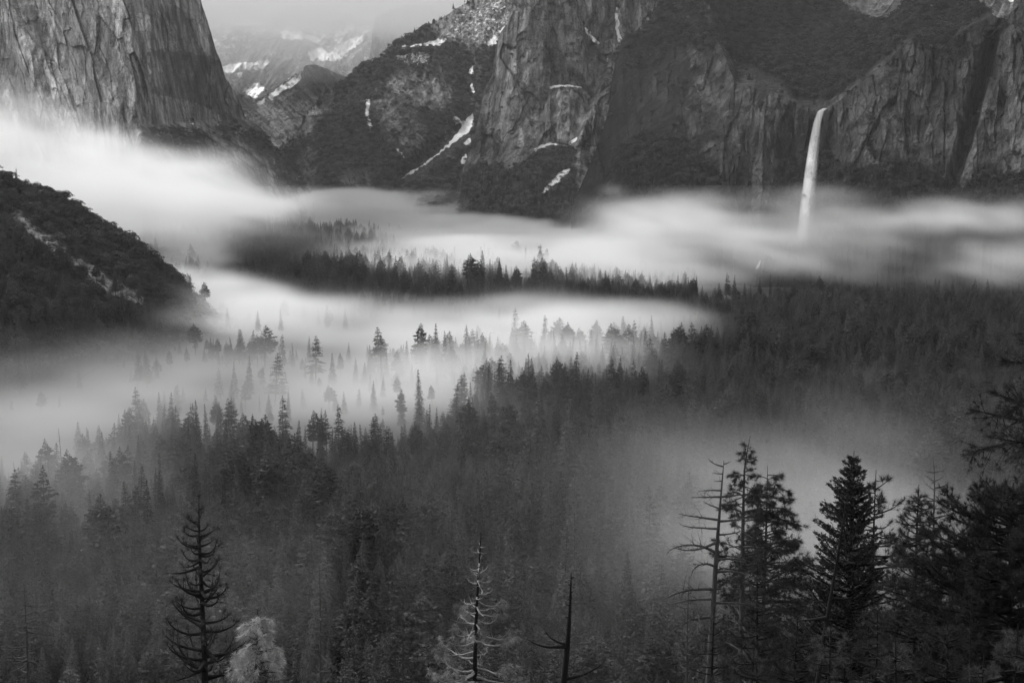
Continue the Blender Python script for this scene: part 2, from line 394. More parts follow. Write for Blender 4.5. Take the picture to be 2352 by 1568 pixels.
# --- the great pale wall on the left
NOSE = [(-600, 285), (0, 300), (284, 314), (345, 322), (500, 330)]
def d_cap(U, V):
    n = np.interp(V, [p[0] for p in NOSE], [p[1] for p in NOSE])
    L = np.maximum(n - U, 0); R = np.maximum(U - n, 0)
    d = 2560 + L * 1.3 + 3.4 * R - 0.004 * R * R + (445 - V) * 0.35
    # a buttress that leans across the left of the wall
    bl = 12 + V * 0.34; w = U - bl; d += -34 * np.exp(-(w / 26.0) ** 2) + 40 * sm(0, 50, w) * sm(150, 70, w) * 0.6
    b2 = 150 + V * 0.45; d += -22 * np.exp(-((U - b2) / 20.0) ** 2) * sm(60, 160, V)
    # the apron of ledges below the right half
    edge = pl([(300, 285), (400, 282), (480, 275), (540, 262), (600, 285), (720, 430)], U)
    ap = np.maximum(V - edge, 0) * sm(305, 330, U); d -= ap * 3.2 * (1 - 0.3 * sm(0, 120, ap)) + sm(0, 30, ap) * 40 * facets(U * .85, (V - .6 * U) * .85, 40, 26, 33)[0]
    rel = rockrelief(U, V, 2700, (20, 10, 3.2, 2.5), -0.28 * (1 - sm(300, 380, U)), 20)
    soft = 1 + 0 * U
    return d + rel * soft
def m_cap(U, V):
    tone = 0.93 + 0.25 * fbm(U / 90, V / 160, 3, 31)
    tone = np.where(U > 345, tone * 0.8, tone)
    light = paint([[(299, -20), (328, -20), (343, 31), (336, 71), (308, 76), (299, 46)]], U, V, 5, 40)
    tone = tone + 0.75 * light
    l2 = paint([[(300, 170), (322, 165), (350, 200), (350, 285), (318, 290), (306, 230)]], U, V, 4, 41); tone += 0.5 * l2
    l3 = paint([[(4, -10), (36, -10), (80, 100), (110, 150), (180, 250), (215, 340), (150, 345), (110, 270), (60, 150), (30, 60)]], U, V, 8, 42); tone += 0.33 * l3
    l4 = 1.8 * paint([[(250, -10), (283, -10), (300, 100), (312, 200), (325, 330), (290, 330), (290, 200), (270, 80)]], U, V, 5, 46); tone += 0.3 * l4  # lighter column along the nose: shading put into the rock tone
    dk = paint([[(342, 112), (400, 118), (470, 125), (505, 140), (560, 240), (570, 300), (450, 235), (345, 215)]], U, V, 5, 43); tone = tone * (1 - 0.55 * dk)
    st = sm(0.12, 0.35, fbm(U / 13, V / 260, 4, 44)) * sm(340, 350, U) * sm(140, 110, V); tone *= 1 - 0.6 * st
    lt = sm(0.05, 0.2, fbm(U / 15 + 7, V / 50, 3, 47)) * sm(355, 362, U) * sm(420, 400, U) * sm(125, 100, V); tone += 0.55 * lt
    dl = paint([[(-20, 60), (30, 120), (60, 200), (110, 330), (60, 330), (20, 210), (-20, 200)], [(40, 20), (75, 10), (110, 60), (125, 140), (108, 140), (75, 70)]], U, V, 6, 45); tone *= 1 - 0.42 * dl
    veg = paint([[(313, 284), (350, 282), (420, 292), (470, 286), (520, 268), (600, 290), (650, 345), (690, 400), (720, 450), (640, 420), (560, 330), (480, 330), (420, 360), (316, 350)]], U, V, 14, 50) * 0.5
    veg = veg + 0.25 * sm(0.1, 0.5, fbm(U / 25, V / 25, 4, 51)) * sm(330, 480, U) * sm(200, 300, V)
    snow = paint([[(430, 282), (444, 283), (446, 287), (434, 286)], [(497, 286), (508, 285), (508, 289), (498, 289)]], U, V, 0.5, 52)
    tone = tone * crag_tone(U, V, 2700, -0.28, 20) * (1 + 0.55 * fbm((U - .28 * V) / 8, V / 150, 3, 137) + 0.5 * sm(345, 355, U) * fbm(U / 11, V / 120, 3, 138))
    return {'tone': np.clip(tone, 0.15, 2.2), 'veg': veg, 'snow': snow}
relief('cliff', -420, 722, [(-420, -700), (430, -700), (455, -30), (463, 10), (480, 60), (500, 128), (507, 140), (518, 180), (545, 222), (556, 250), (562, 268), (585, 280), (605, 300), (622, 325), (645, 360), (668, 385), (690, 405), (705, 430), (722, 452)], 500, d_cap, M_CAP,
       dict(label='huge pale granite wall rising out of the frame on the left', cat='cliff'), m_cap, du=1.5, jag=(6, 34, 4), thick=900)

# --- far snowy domes
F_FAR = tps([(450, 0, 9600), (450, 250, 8200), (650, 70, 9300), (650, 240, 8400), (800, 40, 9800), (800, 200, 8600), (900, 100, 9200), (900, 330, 8000), (560, 330, 7800)])
def d_far(U, V):
    d = F_FAR(U, V); s = 9000 / FPX
    d += 1400 * (V < 66) * 0
    d += -260 * ridged(U / 60 + V / 90, V / 140, 4, 61) - 60 * ridged(U / 14, V / 40, 3, 62)
    # the sheer face under the dome
    d += 500 * sm(-6, 6, pl([(560, 70), (640, 66), (700, 92), (760, 130), (800, 200)], U) - V) * sm(560, 620, U)
    return d
def m_far(U, V):
    tone = 1.0 + 0.3 * fbm(U / 30 + V / 60, V / 50, 4, 63)
    face = paint([[(654, 66), (697, 95), (690, 120), (650, 170), (628, 225), (600, 215), (610, 180), (632, 130), (620, 90)], [(697, 86), (744, 104), (720, 130), (700, 140), (690, 120)], [(500, 140), (560, 110), (632, 60), (625, 100), (600, 138), (540, 142)]], U, V, 3, 64)
    tone = tone * (1 - 0.28 * face)
    P = [[(642, 74), (660, 64), (690, 72), (697, 88), (670, 94), (648, 88)], [(697, 78), (720, 84), (745, 100), (738, 103), (700, 88)],
         [(755, 130), (775, 108), (800, 92), (832, 82), (835, 92), (810, 112), (785, 126), (765, 134)],
         [(706, 118), (740, 105), (748, 120), (765, 128), (790, 130), (770, 140), (735, 138), (710, 140)],
         [(506, 158), (530, 148), (575, 146), (615, 138), (617, 146), (596, 160), (560, 158), (520, 168)],
         [(540, 170), (556, 166), (556, 178), (545, 178)], [(560, 205), (585, 190), (605, 200), (625, 215), (600, 225), (575, 228)],
         [(560, 66), (600, 55), (700, 50), (760, 60), (840, 60), (845, 80), (800, 78), (740, 92), (700, 70), (640, 64), (580, 80)]]
    vals = [1, 1, 1, .9, 1, .9, .7, .58]
    snow = paint([(v, p) for v, p in zip(vals, P)], U, V, 3, 65, 8)
    snow = np.maximum(snow, 0.37 + 0.35 * fbm(U / 18 + V / 25, V / 10, 4, 66) + 0.14 * sm(200, 40, V))
    veg = 0.25 + 0.3 * fbm(U / 20, V / 14, 3, 67)
    return {'tone': tone, 'veg': veg, 'snow': np.where(face > 0, snow * 0.75, snow)}
relief('mountain', 400, 960, [(400, 30), (470, 40), (540, 60), (600, 58), (640, 34), (700, 20), (737, 14), (784, 38), (830, 44), (870, 60), (960, 90)], 330, d_far, M_FAR,
       dict(label='farthest snowy granite dome with a sheer face half lost in cloud', cat='mountain'), m_far, du=1.8, jag=(4, 40, 1), thick=1500)

def d_spire(U, V): return 6900 + (250 - V) * 0.9 + (U - 860) * 3 + rockrelief(U, V, 5600, (40, 14, 5, 3), 0, 68)
relief('rock_tower', 846, 1100, [(846, 150), (852, 112), (856, 70), (862, 44), (880, 32), (905, 20), (950, 12), (1100, -10)], 260, d_spire, M_CATH,
       dict(label='faint grey rock tower in cloud behind the wooded ridge', cat='rock tower'), lambda U, V: {'tone': 1.2 + 0 * U, 'veg': 0.1 + 0 * U, 'snow': 0 * U}, du=2.2, jag=(3, 20, 1), thick=700)

# --- hump in the gap
F_E2 = tps([(545, 225, 5600), (600, 260, 5300), (690, 170, 5500), (725, 150, 5300), (800, 190, 5600), (650, 330, 4700), (720, 300, 4800), (850, 260, 5200)])
def d_e2(U, V):
    return F_E2(U, V) - 90 * ridged((U - 0.9 * V) / 40, V / 90, 4, 71) - 26 * ridged((U - .8 * V) / 9, V / 30, 3, 72) - 14 * fbm(U / 6, V / 6, 3, 73)
def m_e2(U, V):
    tone = (1.15 + 0.5 * fbm((U - V) / 24, V / 40, 4, 74)) * crag_tone(U, V, 5300, -.8, 70)
    P = [(0.95, [(612, 222), (640, 200), (665, 186), (692, 172), (690, 184), (672, 200), (640, 215), (620, 232)]), (0.62, [(640, 200), (660, 168), (690, 150), (705, 152), (690, 172), (660, 184)]), (0.7, [(588, 238), (605, 226), (612, 232), (598, 246)])]
    snow = paint(P, U, V, 4, 75, 9)
    veg = 0.5 * paint([[(690, 150), (760, 160), (850, 180), (850, 220), (760, 215), (700, 230), (680, 190)], [(544, 218), (580, 220), (592, 250), (560, 270)]], U, V, 8, 76) + 0.22
    return {'tone': tone, 'veg': veg, 'snow': snow}
relief('rock_dome', 536, 900, [(536, 225), (548, 217), (575, 219), (588, 236), (600, 226), (640, 196), (680, 168), (702, 152), (725, 149), (745, 156), (770, 166), (800, 178), (900, 190)], 440, d_e2, M_CATH,
       dict(label='rounded rock hump in the valley gap with a snow streaked left shoulder', cat='rock dome'), m_e2, du=1.7, jag=(3, 26, 1.4), thick=900)

# --- wooded ridge in the middle
F_D1 = tps([(620, 400, 4000), (700, 300, 4100), (700, 440, 3500), (800, 180, 4300), (900, 110, 4400), (900, 300, 3800), (900, 440, 3300), (1080, 0, 4500), (1080, 200, 4000), (1050, 330, 3600), (1050, 450, 3150), (1200, 0, 4400), (1200, 300, 3700)])
def d_d1(U, V):
    d = F_D1(U, V)
    gl = pl([(60, 1070), (200, 1075), (270, 1085), (330, 1010), (410, 920)], V) if False else np.interp(V, [60, 200, 270, 330, 410, 470], [1062, 1072, 1086, 1010, 920, 880])
    d += 90 * np.exp(-((U - gl) / 30.0) ** 2) * sm(120, 220, V)
    d -= 70 * np.exp(-((U - (960 - (V - 260) * .2)) / 55.0) ** 2) * sm(180, 260, V) * sm(400, 340, V)
    return d - 60 * ridged((U - .35 * V) / 70, V / 130, 4, 81) - 18 * ridged((U - .3 * V) / 16, V / 40, 3, 82) - 12 * fbm(U / 7, V / 7, 4, 83)
def m_d1(U, V):
    tone = (0.95 + 0.35 * fbm(U / 30, V / 40, 4, 84)) * crag_tone(U, V, 3800, -.35, 80)
    rock = paint([[(862, 232), (900, 235), (940, 262), (975, 300), (972, 345), (945, 350), (905, 330), (880, 280)],
                  [(690, 350), (712, 345), (730, 400), (715, 442), (690, 430)], [(780, 400), (845, 395), (850, 435), (790, 440)],
                  [(900, 170), (1000, 178), (1040, 215), (1010, 250), (940, 230), (890, 200)], [(640, 300), (690, 250), (740, 235), (735, 280), (690, 330), (650, 345)]], U, V, 9, 85)
    veg = 0.62 - 0.40 * rock + 0.25 * fbm(U / 22, V / 22, 4, 86)
    P = [(1, [(918, 412), (935, 398), (965, 382), (1000, 355), (1030, 330), (1055, 300), (1062, 282), (1086, 258), (1089, 285), (1075, 305), (1050, 322), (1020, 345), (985, 372), (950, 396), (925, 410)]),
         (1, [(1043, 268), (1052, 270), (1058, 278), (1072, 276), (1066, 284), (1052, 282), (1045, 294)]), (1, [(1055, 372), (1068, 352), (1078, 364), (1072, 378), (1062, 374)]), (1, [(1062, 330), (1080, 318), (1082, 326), (1066, 340)]),
         (.9, [(1070, 172), (1082, 158), (1086, 144), (1090, 170)]), (.9, [(1078, 200), (1084, 190), (1094, 212), (1084, 214)]),
         (.75, [(918, 108), (960, 100), (1000, 92), (1045, 62), (1060, 80), (1010, 104), (960, 108), (925, 116)]), (.50, [(905, 125), (990, 118), (985, 152), (940, 150), (910, 140)]),
         (.50, [(1000, 90), (1070, 20), (1130, -10), (1170, -10), (1172, 50), (1140, 100), (1100, 108), (1070, 70), (1030, 95)]),
         (.8, [(1118, 100), (1140, 76), (1160, 60), (1140, 104), (1124, 112)]), (.72, [(840, 225), (852, 228), (848, 270), (862, 296), (850, 300), (838, 270)]), (.66, [(905, 330), (918, 345), (935, 365), (925, 362), (908, 345)])]
    snow = paint(P, U, V, 3.0, 87, 8)
    rim = sm(14, 3, V - pl(TOP_D1, U)) * 0.0
    lift = paint([[(990, 60), (1077, -20), (1240, -20), (1170, 60), (1100, 110), (1040, 95)]], U, V, 6, 88)
    return {'tone': tone + 0.7 * lift, 'veg': np.clip(veg - 0.45 * lift, 0, 1), 'snow': snow}
TOP_D1 = [(610, 460), (632, 352), (660, 328), (688, 302), (707, 262), (744, 218), (793, 187), (821, 160), (836, 147), (873, 137), (898, 104), (944, 79), (990, 57), (1037, 27), (1077, 2), (1110, -30), (1260, -120)]
relief('ridge', 606, 1250, TOP_D1, 474, d_d1, M_CATH, dict(label='dark wooded ridge with a long diagonal snow gully in the middle', cat='mountain ridge'), m_d1, du=1.5, jag=(4, 30, 2), thick=700)

# --- grey rock wall right of the gully
F_D2 = tps([(1060, 400, 3150), (1120, 150, 3350), (1180, 0, 3350), (1300, 0, 3300), (1400, 60, 3420), (1500, 0, 3500), (1250, 200, 3200), (1380, 250, 3250), (1200, 380, 3050), (1350, 400, 2950), (1150, 450, 2850), (1350, 460, 2800), (1450, 250, 3200)])
def d_d2(U, V):
    d = F_D2(U, V)
    dome = ((U - 1310) / 62.0) ** 2 + ((V - 268) / 72.0) ** 2; d -= 60 * np.sqrt(np.clip(1 - dome, 0, 1))
    lean = 1382 - (V - 180) * 0.42; w = U - lean; d -= 75 * sm(-6, 10, w) * sm(160, 60, w) * sm(120, 200, V)   # a slab leaning to the left
    d += np.where(U < 1170, 60 * sm(1170, 1130, U), 0)
    return d + rockrelief(U, V, 3200, (26, 11, 3.4, 2.5), 0.12 * sm(1250, 1150, U) + 0.35 * sm(1300, 1400, U) * sm(180, 240, V), 90)
def m_d2(U, V):
    tone = 1.15 + 0.3 * fbm(U / 60, V / 120, 3, 91)
    tone += 0.25 * paint([[(1150, -10), (1215, -10), (1210, 110), (1165, 190), (1140, 190)]], U, V, 5, 92)
    tone += 0.5 * paint([[(1400, 235), (1396, 290), (1378, 320), (1375, 280), (1388, 245)], [(1340, 385), (1372, 330), (1398, 320), (1372, 380), (1345, 455), (1322, 462)]], U, V, 3, 93)
    tone += 0.2 * paint([[(1310, 260), (1345, 240), (1330, 300), (1290, 310)]], U, V, 6, 94)
    veg = paint([[(1060, 400), (1120, 385), (1190, 395), (1240, 350), (1300, 335), (1320, 350), (1315, 400), (1320, 475), (1060, 475)]], U, V, 10, 95) * 0.85
    veg = veg + 0.22 + 0.2 * fbm(U / 22, V / 22, 4, 96)
    P = [(1, [(1342, 60), (1350, 66), (1362, 82), (1378, 98), (1376, 104), (1360, 94), (1346, 76)]), (1, [(1412, 30), (1420, 32), (1424, 58), (1420, 64), (1430, 95), (1428, 106), (1420, 98), (1414, 66)]), (1, [(1414, 16), (1421, 20), (1416, 26)]),
         (1, [(1258, 200), (1275, 195), (1302, 195), (1332, 198), (1345, 205), (1315, 199), (1280, 200), (1262, 205)]), (1, [(1226, 342), (1240, 333), (1262, 328), (1280, 330), (1300, 334), (1315, 320), (1328, 312), (1326, 322), (1305, 338), (1275, 337), (1240, 340), (1230, 350)]),
         (1, [(1240, 455), (1250, 432), (1268, 412), (1285, 395), (1310, 384), (1308, 400), (1290, 420), (1270, 434), (1252, 444)]), (1, [(1312, 456), (1320, 450), (1320, 462), (1310, 464)]), (1, [(1484, 40), (1492, 38), (1490, 48), (1485, 48)]),
         (.9, [(1390, 134), (1400, 132), (1396, 138)]), (.8, [(1168, 156), (1182, 150), (1172, 162)]), (.8, [(1192, 208), (1206, 202), (1198, 210)])]
    tone = tone * crag_tone(U, V, 3200, 0.1, 90)
    return {'tone': tone, 'veg': veg, 'snow': paint(P, U, V, 1.6, 97, 6)}
relief('rock_wall', 1050, 1580, [(1050, 470), (1062, 390), (1085, 325), (1102, 262), (1112, 210), (1130, 175), (1138, 112), (1150, 75), (1165, 55), (1178, 0), (1190, -200), (1580, -260)], 476, d_d2, M_CATH,
       dict(label='grey rock wall with thin snow chutes between the ridge and the dark cliff', cat='cliff'), m_d2, du=1.5, jag=(3, 20, 2), thick=700)

# --- dome peeping over the upper right
def d_g(U, V): return 4200 + (60 - V) * 2.2 + rockrelief(U, V, 4200, (40, 16, 6, 3), 0.5, 100)
relief('rock_slope', 1860, 2480, [(1860, -160), (2480, -160)], 90, d_g, M_CAP, dict(label='pale rock slope peeping over the dark cliff at the top right', cat='rock slope'),
       lambda U, V: {'tone': 0.75 + 0.2 * fbm(U / 30, V / 60, 3, 101), 'veg': 0.15 + 0 * U, 'snow': 1.0 * inside([(2312, -5), (2332, -5), (2328, 5), (2318, 6)], U, V)}, du=2.0, thick=600)

# --- the dark cliff of the waterfall
RIM = [(1300, -400), (1560, -300), (1640, 60), (1690, 196), (1750, 206), (1800, 222), (1835, 240), (1868, 252), (1888, 250), (1908, 246), (1930, 232), (1970, 190), (2020, 160), (2080, 100), (2120, 92), (2180, 96), (2230, 60), (2300, 30), (2480, -80)]
F_F = tps([(1320, 460, 2650), (1400, 280, 2850), (1450, 90, 3000), (1530, -20, 3150), (1500, 300, 2600), (1480, 440, 2450), (1620, 200, 2620), (1650, 440, 2330), (1760, 220, 2430), (1770, 450, 2280), (1830, 350, 2350), (1930, 250, 2280), (1960, 440, 2120), (2100, 120, 2260), (2120, 400, 2030), (2300, 50, 2120), (2352, 430, 1880), (2200, 250, 2120), (2460, 200, 1950)])
def d_f(U, V):
    d = F_F(U, V)
    above = np.maximum(pl(RIM, U) - V, 0) * sm(1560, 1640, U)
    d += above * 4.2 - 0.004 * above ** 2
    rec = np.exp(-((U - 1872 + (V - 250) * 0.06) / 40.0) ** 4)                       # the recess behind the fall
    d += 95 * rec * sm(236, 262, V) * sm(1568, 1600, V + 1000)
    d += 60 * np.exp(-((U - (2310 - V * .28)) / 16.0) ** 2) * sm(60, 100, V)         # a chimney on the right
    talus = paint([[(1430, 330), (1500, 320), (1560, 330), (1640, 400), (1680, 700), (1330, 700)], [(1905, 410), (1960, 380), (2040, 370), (2100, 400), (2200, 440), (2490, 440), (2490, 700), (1880, 700)]], U, V, 6, 110)
    veg_slope = sm(10, 60, above)
    rel = rockrelief(U, V, 2350, (20, 9, 3.0, 2.2), 0.05, 112, (5, 7, 5))
    sc_ = 2350 / FPX; soft = -30 * fbm(U * sc_ / 55, V * sc_ / 30, 5, 113) * 1.8 - 40 * ridged((U + V) * sc_ / 120, V * sc_ / 60, 3, 114)
    return d + rel * (1 - 0.55 * veg_slope) + soft * veg_slope - 14 * talus
def m_f(U, V):
    above = pl(RIM, U) - V
    ragged = above + 26 * fbm(U / 26, V / 26, 4, 133)
    veg = 0.55 * sm(-4, 34, ragged) * sm(1590, 1690, U + 60 * fbm(U / 40, V / 40, 3, 134))
    leftv = paint([[(1440, 60), (1530, -30), (1700, -30), (1700, 120), (1560, 110), (1500, 150), (1430, 170), (1415, 120)]], U, V, 22, 120) * 0.30 + 0.45 * sm(.0, .35, fbm(U / 45, V / 30, 4, 135)) * sm(1760, 1640, U)
    tal = paint([[(1420, 350), (1480, 310), (1560, 325), (1640, 400), (1665, 480), (1700, 600), (1300, 600), (1390, 480)], [(1905, 412), (1950, 384), (2000, 392), (2040, 372), (2110, 392), (2200, 440), (2270, 400), (2480, 420), (2480, 600), (1880, 600)],
                 [(2080, 92), (2150, 75), (2230, 110), (2180, 150), (2140, 110)], [(1790, 380), (1910, 350), (1915, 600), (1740, 600)]], U, V, 9, 121) * 0.8
    rockp = paint([[(1880, 40), (1900, 55), (1925, 62), (1915, 75), (1880, 66)], [(1660, 120), (1740, 150), (1800, 185), (1800, 200), (1740, 190), (1680, 160)]], U, V, 8, 122)
    veg = np.maximum(np.maximum(veg - 0.35 * rockp, leftv), tal) + 0.26 + 0.2 * fbm(U / 24, V / 24, 4, 123)
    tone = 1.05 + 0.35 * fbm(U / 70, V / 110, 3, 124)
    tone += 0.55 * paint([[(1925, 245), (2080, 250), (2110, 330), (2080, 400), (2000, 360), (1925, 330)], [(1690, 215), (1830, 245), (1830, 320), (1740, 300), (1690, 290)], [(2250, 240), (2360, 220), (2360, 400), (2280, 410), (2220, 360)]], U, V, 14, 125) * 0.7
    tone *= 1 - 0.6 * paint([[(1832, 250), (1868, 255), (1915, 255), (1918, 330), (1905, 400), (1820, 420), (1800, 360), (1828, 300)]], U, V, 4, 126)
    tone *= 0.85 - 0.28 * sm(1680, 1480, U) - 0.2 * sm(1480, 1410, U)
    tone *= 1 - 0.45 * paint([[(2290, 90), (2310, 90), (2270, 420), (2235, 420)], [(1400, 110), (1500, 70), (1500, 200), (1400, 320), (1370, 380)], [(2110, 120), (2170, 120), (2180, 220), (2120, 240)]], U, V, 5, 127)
    snow = 1.0 * (inside([(2134, 10), (2142, 12), (2148, 18), (2138, 17)], U, V) | inside([(2164, 30), (2170, 31), (2170, 34), (2165, 33)], U, V))
    veg = veg * (1 - .3 * inside([(1655, 300), (1800, 300), (1790, 470), (1690, 470)], U, V))
    tone = tone * crag_tone(U, V, 2350, 0.05, 112, 1.2 + .5 * sm(1640, 1560, U))
    return {'tone': np.clip(tone, .12, 2.4), 'veg': veg, 'snow': snow}
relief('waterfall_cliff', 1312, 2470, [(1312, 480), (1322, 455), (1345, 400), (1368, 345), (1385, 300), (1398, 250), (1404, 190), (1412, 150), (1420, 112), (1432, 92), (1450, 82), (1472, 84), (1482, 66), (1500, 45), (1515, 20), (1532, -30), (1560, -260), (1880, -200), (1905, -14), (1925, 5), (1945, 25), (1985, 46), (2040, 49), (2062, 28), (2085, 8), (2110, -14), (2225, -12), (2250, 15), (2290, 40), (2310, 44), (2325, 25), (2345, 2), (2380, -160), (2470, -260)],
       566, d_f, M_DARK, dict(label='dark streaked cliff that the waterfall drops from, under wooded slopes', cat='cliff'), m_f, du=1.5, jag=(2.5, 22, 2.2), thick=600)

# --- dark hillside with a talus chute, left middle distance
TOP_B = [(-420, 250), (-100, 360), (0, 402), (40, 420), (100, 440), (150, 455), (200, 492), (240, 515), (275, 535), (320, 562), (345, 592), (380, 618), (415, 640), (432, 662), (452, 690), (478, 712), (500, 735), (540, 752)]
def d_b(U, V):
    ab = V - pl(TOP_B, U)
    s = 1450 / FPX
    d = 1560 - ab * 1.15 - 60 * sm(0, 480, U) * 0
    return d - 34 * ridged((U - .6 * V) * s / 75, V * s / 40, 4, 131) - 6 * fbm(U * s / 9, V * s / 9, 4, 132)
def m_b(U, V):
    tal = paint([[(10, 470), (30, 472), (80, 520), (140, 566), (200, 600), (240, 632), (290, 655), (332, 676), (328, 706), (280, 690), (240, 672), (205, 640), (150, 600), (90, 560), (20, 490)]], U, V, 9, 133)
    veg = 0.85 - 0.85 * tal + 0.2 * fbm(U / 12, V / 12, 3, 134)
    return {'tone': 1.1 + 0.9 * tal * (0.6 + fbm(U / 3.5, V / 3.5, 2, 135)), 'veg': veg, 'snow': 0 * U}
relief('hillside', -420, 545, TOP_B, 800, d_b, M_HILL, dict(label='dark brushy hillside with a pale talus chute above the fog on the left', cat='hillside'), m_b, du=1.8, jag=(10, 40, 3), thick=260)
# --- a low wooded spur beyond it
TOP_C = [(330, 520), (400, 535), (450, 555), (500, 580), (560, 610), (620, 632), (700, 655), (760, 668)]
def d_c(U, V):
    s = 2100 / FPX; ab = V - pl(TOP_C, U)
    return 2150 - ab * 2.5 - 10 * ridged(U * s / 60, V * s / 40, 4, 141) - 5 * fbm(U * s / 9, V * s / 9, 3, 142)
relief('spur', 330, 765, TOP_C, 690, d_c, M_HILL, dict(label='low brushy spur sloping down to the right behind the first fog bank', cat='hillside'), lambda U, V: {'tone': 1 + 0 * U, 'veg': 0.85 + 0 * U, 'snow': 0 * U}, du=2.4, jag=(4, 40, 3), thick=200)

# ------------------------------------------------------------------ waterfall
def ribbon(name, path, widths, off, mat, parent=None, rows=60, cols=9, bulge=3.0, seed=0):
    """falling water: a curved, tapering veil with thickness, bowed towards the viewer"""
    p = np.asarray(path, float); tt = np.linspace(0, 1, len(p)); t = np.linspace(0, 1, rows)
    u = np.interp(t, tt, p[:, 0]); v = np.interp(t, tt, p[:, 1]); w = np.interp(t, tt, widths)
    k = np.arange(5) - 2; u = np.convolve(np.pad(u, 2, mode='edge'), np.ones(5) / 5, 'valid')
    a = np.linspace(-1, 1, cols); V = []; E_ = []
    if off > 1000: DD = np.full(rows, float(off))
    else:
        DD = np.array([float(np.min(d_f(u[i] + a * w[i] * 1.5, v[i] + 0 * a))) for i in range(rows)]) - off
        DD = np.minimum.accumulate(DD)
    for side in (-1, 1):
        for i in range(rows):
            uu = u[i] + a * w[i]; dd = DD[i] + side * bulge * (0.35 + 1.0 * t[i]) * np.sqrt(np.clip(1 - a * a, 0, 1)) - 3 * t[i]
            x, y, z = at(uu, v[i] + 0 * uu, dd); V.append(np.stack([x, y, z], 1)); E_.append(np.stack([1 - a * a, 0 * a + t[i]], 1))
    V = np.concatenate(V); E_ = np.concatenate(E_); n = rows * cols; Q = []
    i, j = np.meshgrid(np.arange(rows - 1), np.arange(cols - 1), indexing='ij'); b = (i * cols + j).ravel()
    Q = np.stack([b, b + cols, b + cols + 1, b + 1], 1); Q = np.concatenate([Q, Q[:, ::-1] + n])
    return obj(name, mesh_np(name, V, quads=Q, mats=[mat], smooth=True, attrs={'edge': E_[:, 0], 'fall': E_[:, 1]}), parent)
def mat_water(name, wpow, amax):
    t = NT(bpy.data.materials.new(name)); g = t.n('ShaderNodeNewGeometry').outputs['Position']
    st_ = t.noise(t.mapv(g, (1, 1, 0.02)), 0.45, 5, 0.7)
    al = t.math('MULTIPLY', t.math('POWER', t.attr('edge'), wpow), t.rng(st_, 0.3, 0.55, 0.85, 1.0))
    al = t.math('MULTIPLY', al, t.rng(t.attr('fall'), 0.5, 0.97, amax, 0.0))
    b_ = t.bsdf(t.rng(st_, 0.3, 0.7, 0.78, 0.95), 0.7, 0.2); t.l(al, b_.inputs['Alpha']); return t.m
M_WATER = mat_water('falling_water', 0.9, 1.0); M_SPRAY = mat_water('spray', 1.6, 0.32)
fall = obj('waterfall', None); tag(fall, 'tall thin white waterfall plunging down the dark cliff', 'waterfall')
ribbon('water_veil', [(1895, 249), (1885, 256), (1876, 285), (1868, 330), (1860, 385), (1853, 440), (1846, 505), (1838, 590)], [6, 8, 9, 10, 11, 12, 13, 15], 8, M_WATER, fall)
ribbon('spray', [(1893, 250), (1884, 262), (1878, 300), (1871, 345), (1865, 400), (1858, 455), (1852, 510), (1846, 570)], [3, 5, 8, 11, 14, 18, 21, 26], 5, M_SPRAY, fall, bulge=4)
# cascade and boulders at its foot
def rock_mesh(name, r, seed, mat):
    rs = np.random.RandomState(seed); n1, n2 = 14, 20
    th, ph = np.meshgrid(np.linspace(0, math.pi, n1), np.linspace(0, 2 * math.pi, n2, endpoint=False), indexing='ij')
    d = np.stack([np.sin(th) * np.cos(ph), np.sin(th) * np.sin(ph), np.cos(th)], -1)
    s = 1 + 0.35 * pn3(d[..., 0] * 1.7 + seed, d[..., 1] * 1.7, d[..., 2] * 1.7) + 0.15 * pn3(d[..., 0] * 4 + seed, d[..., 1] * 4, d[..., 2] * 4)
    P = d * s[..., None] * np.array(r)
    i, j = np.meshgrid(np.arange(n1 - 1), np.arange(n2), indexing='ij'); j2 = (j + 1) % n2
    q = np.stack([i * n2 + j, i * n2 + j2, (i + 1) * n2 + j2, (i + 1) * n2 + j], -1).reshape(-1, 4)
    k = P.reshape(-1, 3); return mesh_np(name, k, quads=q[::-1, ::-1], mats=[mat], smooth=True, attrs={'tone': 0 * k[:, 0] + 1, 'veg': 0 * k[:, 0] + .2, 'snow': 0 * k[:, 0]})
for (u_, v_, d_, r_, lab) in ((1764, 608, 2040, (11, 10, 12), 'rounded dark boulder beside the small white cascade below the waterfall'), (1803, 606, 2060, (17, 14, 16), 'largest rounded boulder in the mist below the waterfall'), (1838, 570, 2110, (16, 14, 13), 'misty boulder nearest the foot of the waterfall')):
    x, y, z = at(u_, v_, d_)
    tag(obj('boulder', rock_mesh('boulder', r_, int(u_), M_DARK), loc=(float(x), float(y), float(z))), lab, 'boulder')
tag(ribbon('cascade', [(1747, 598), (1745, 604), (1742, 610), (1738, 617), (1736, 622)], [2.5, 4, 4.5, 4, 3], 2060, M_WATER, rows=14, cols=5, bulge=1), 'small white cascade beside a boulder in the mist', 'cascade')

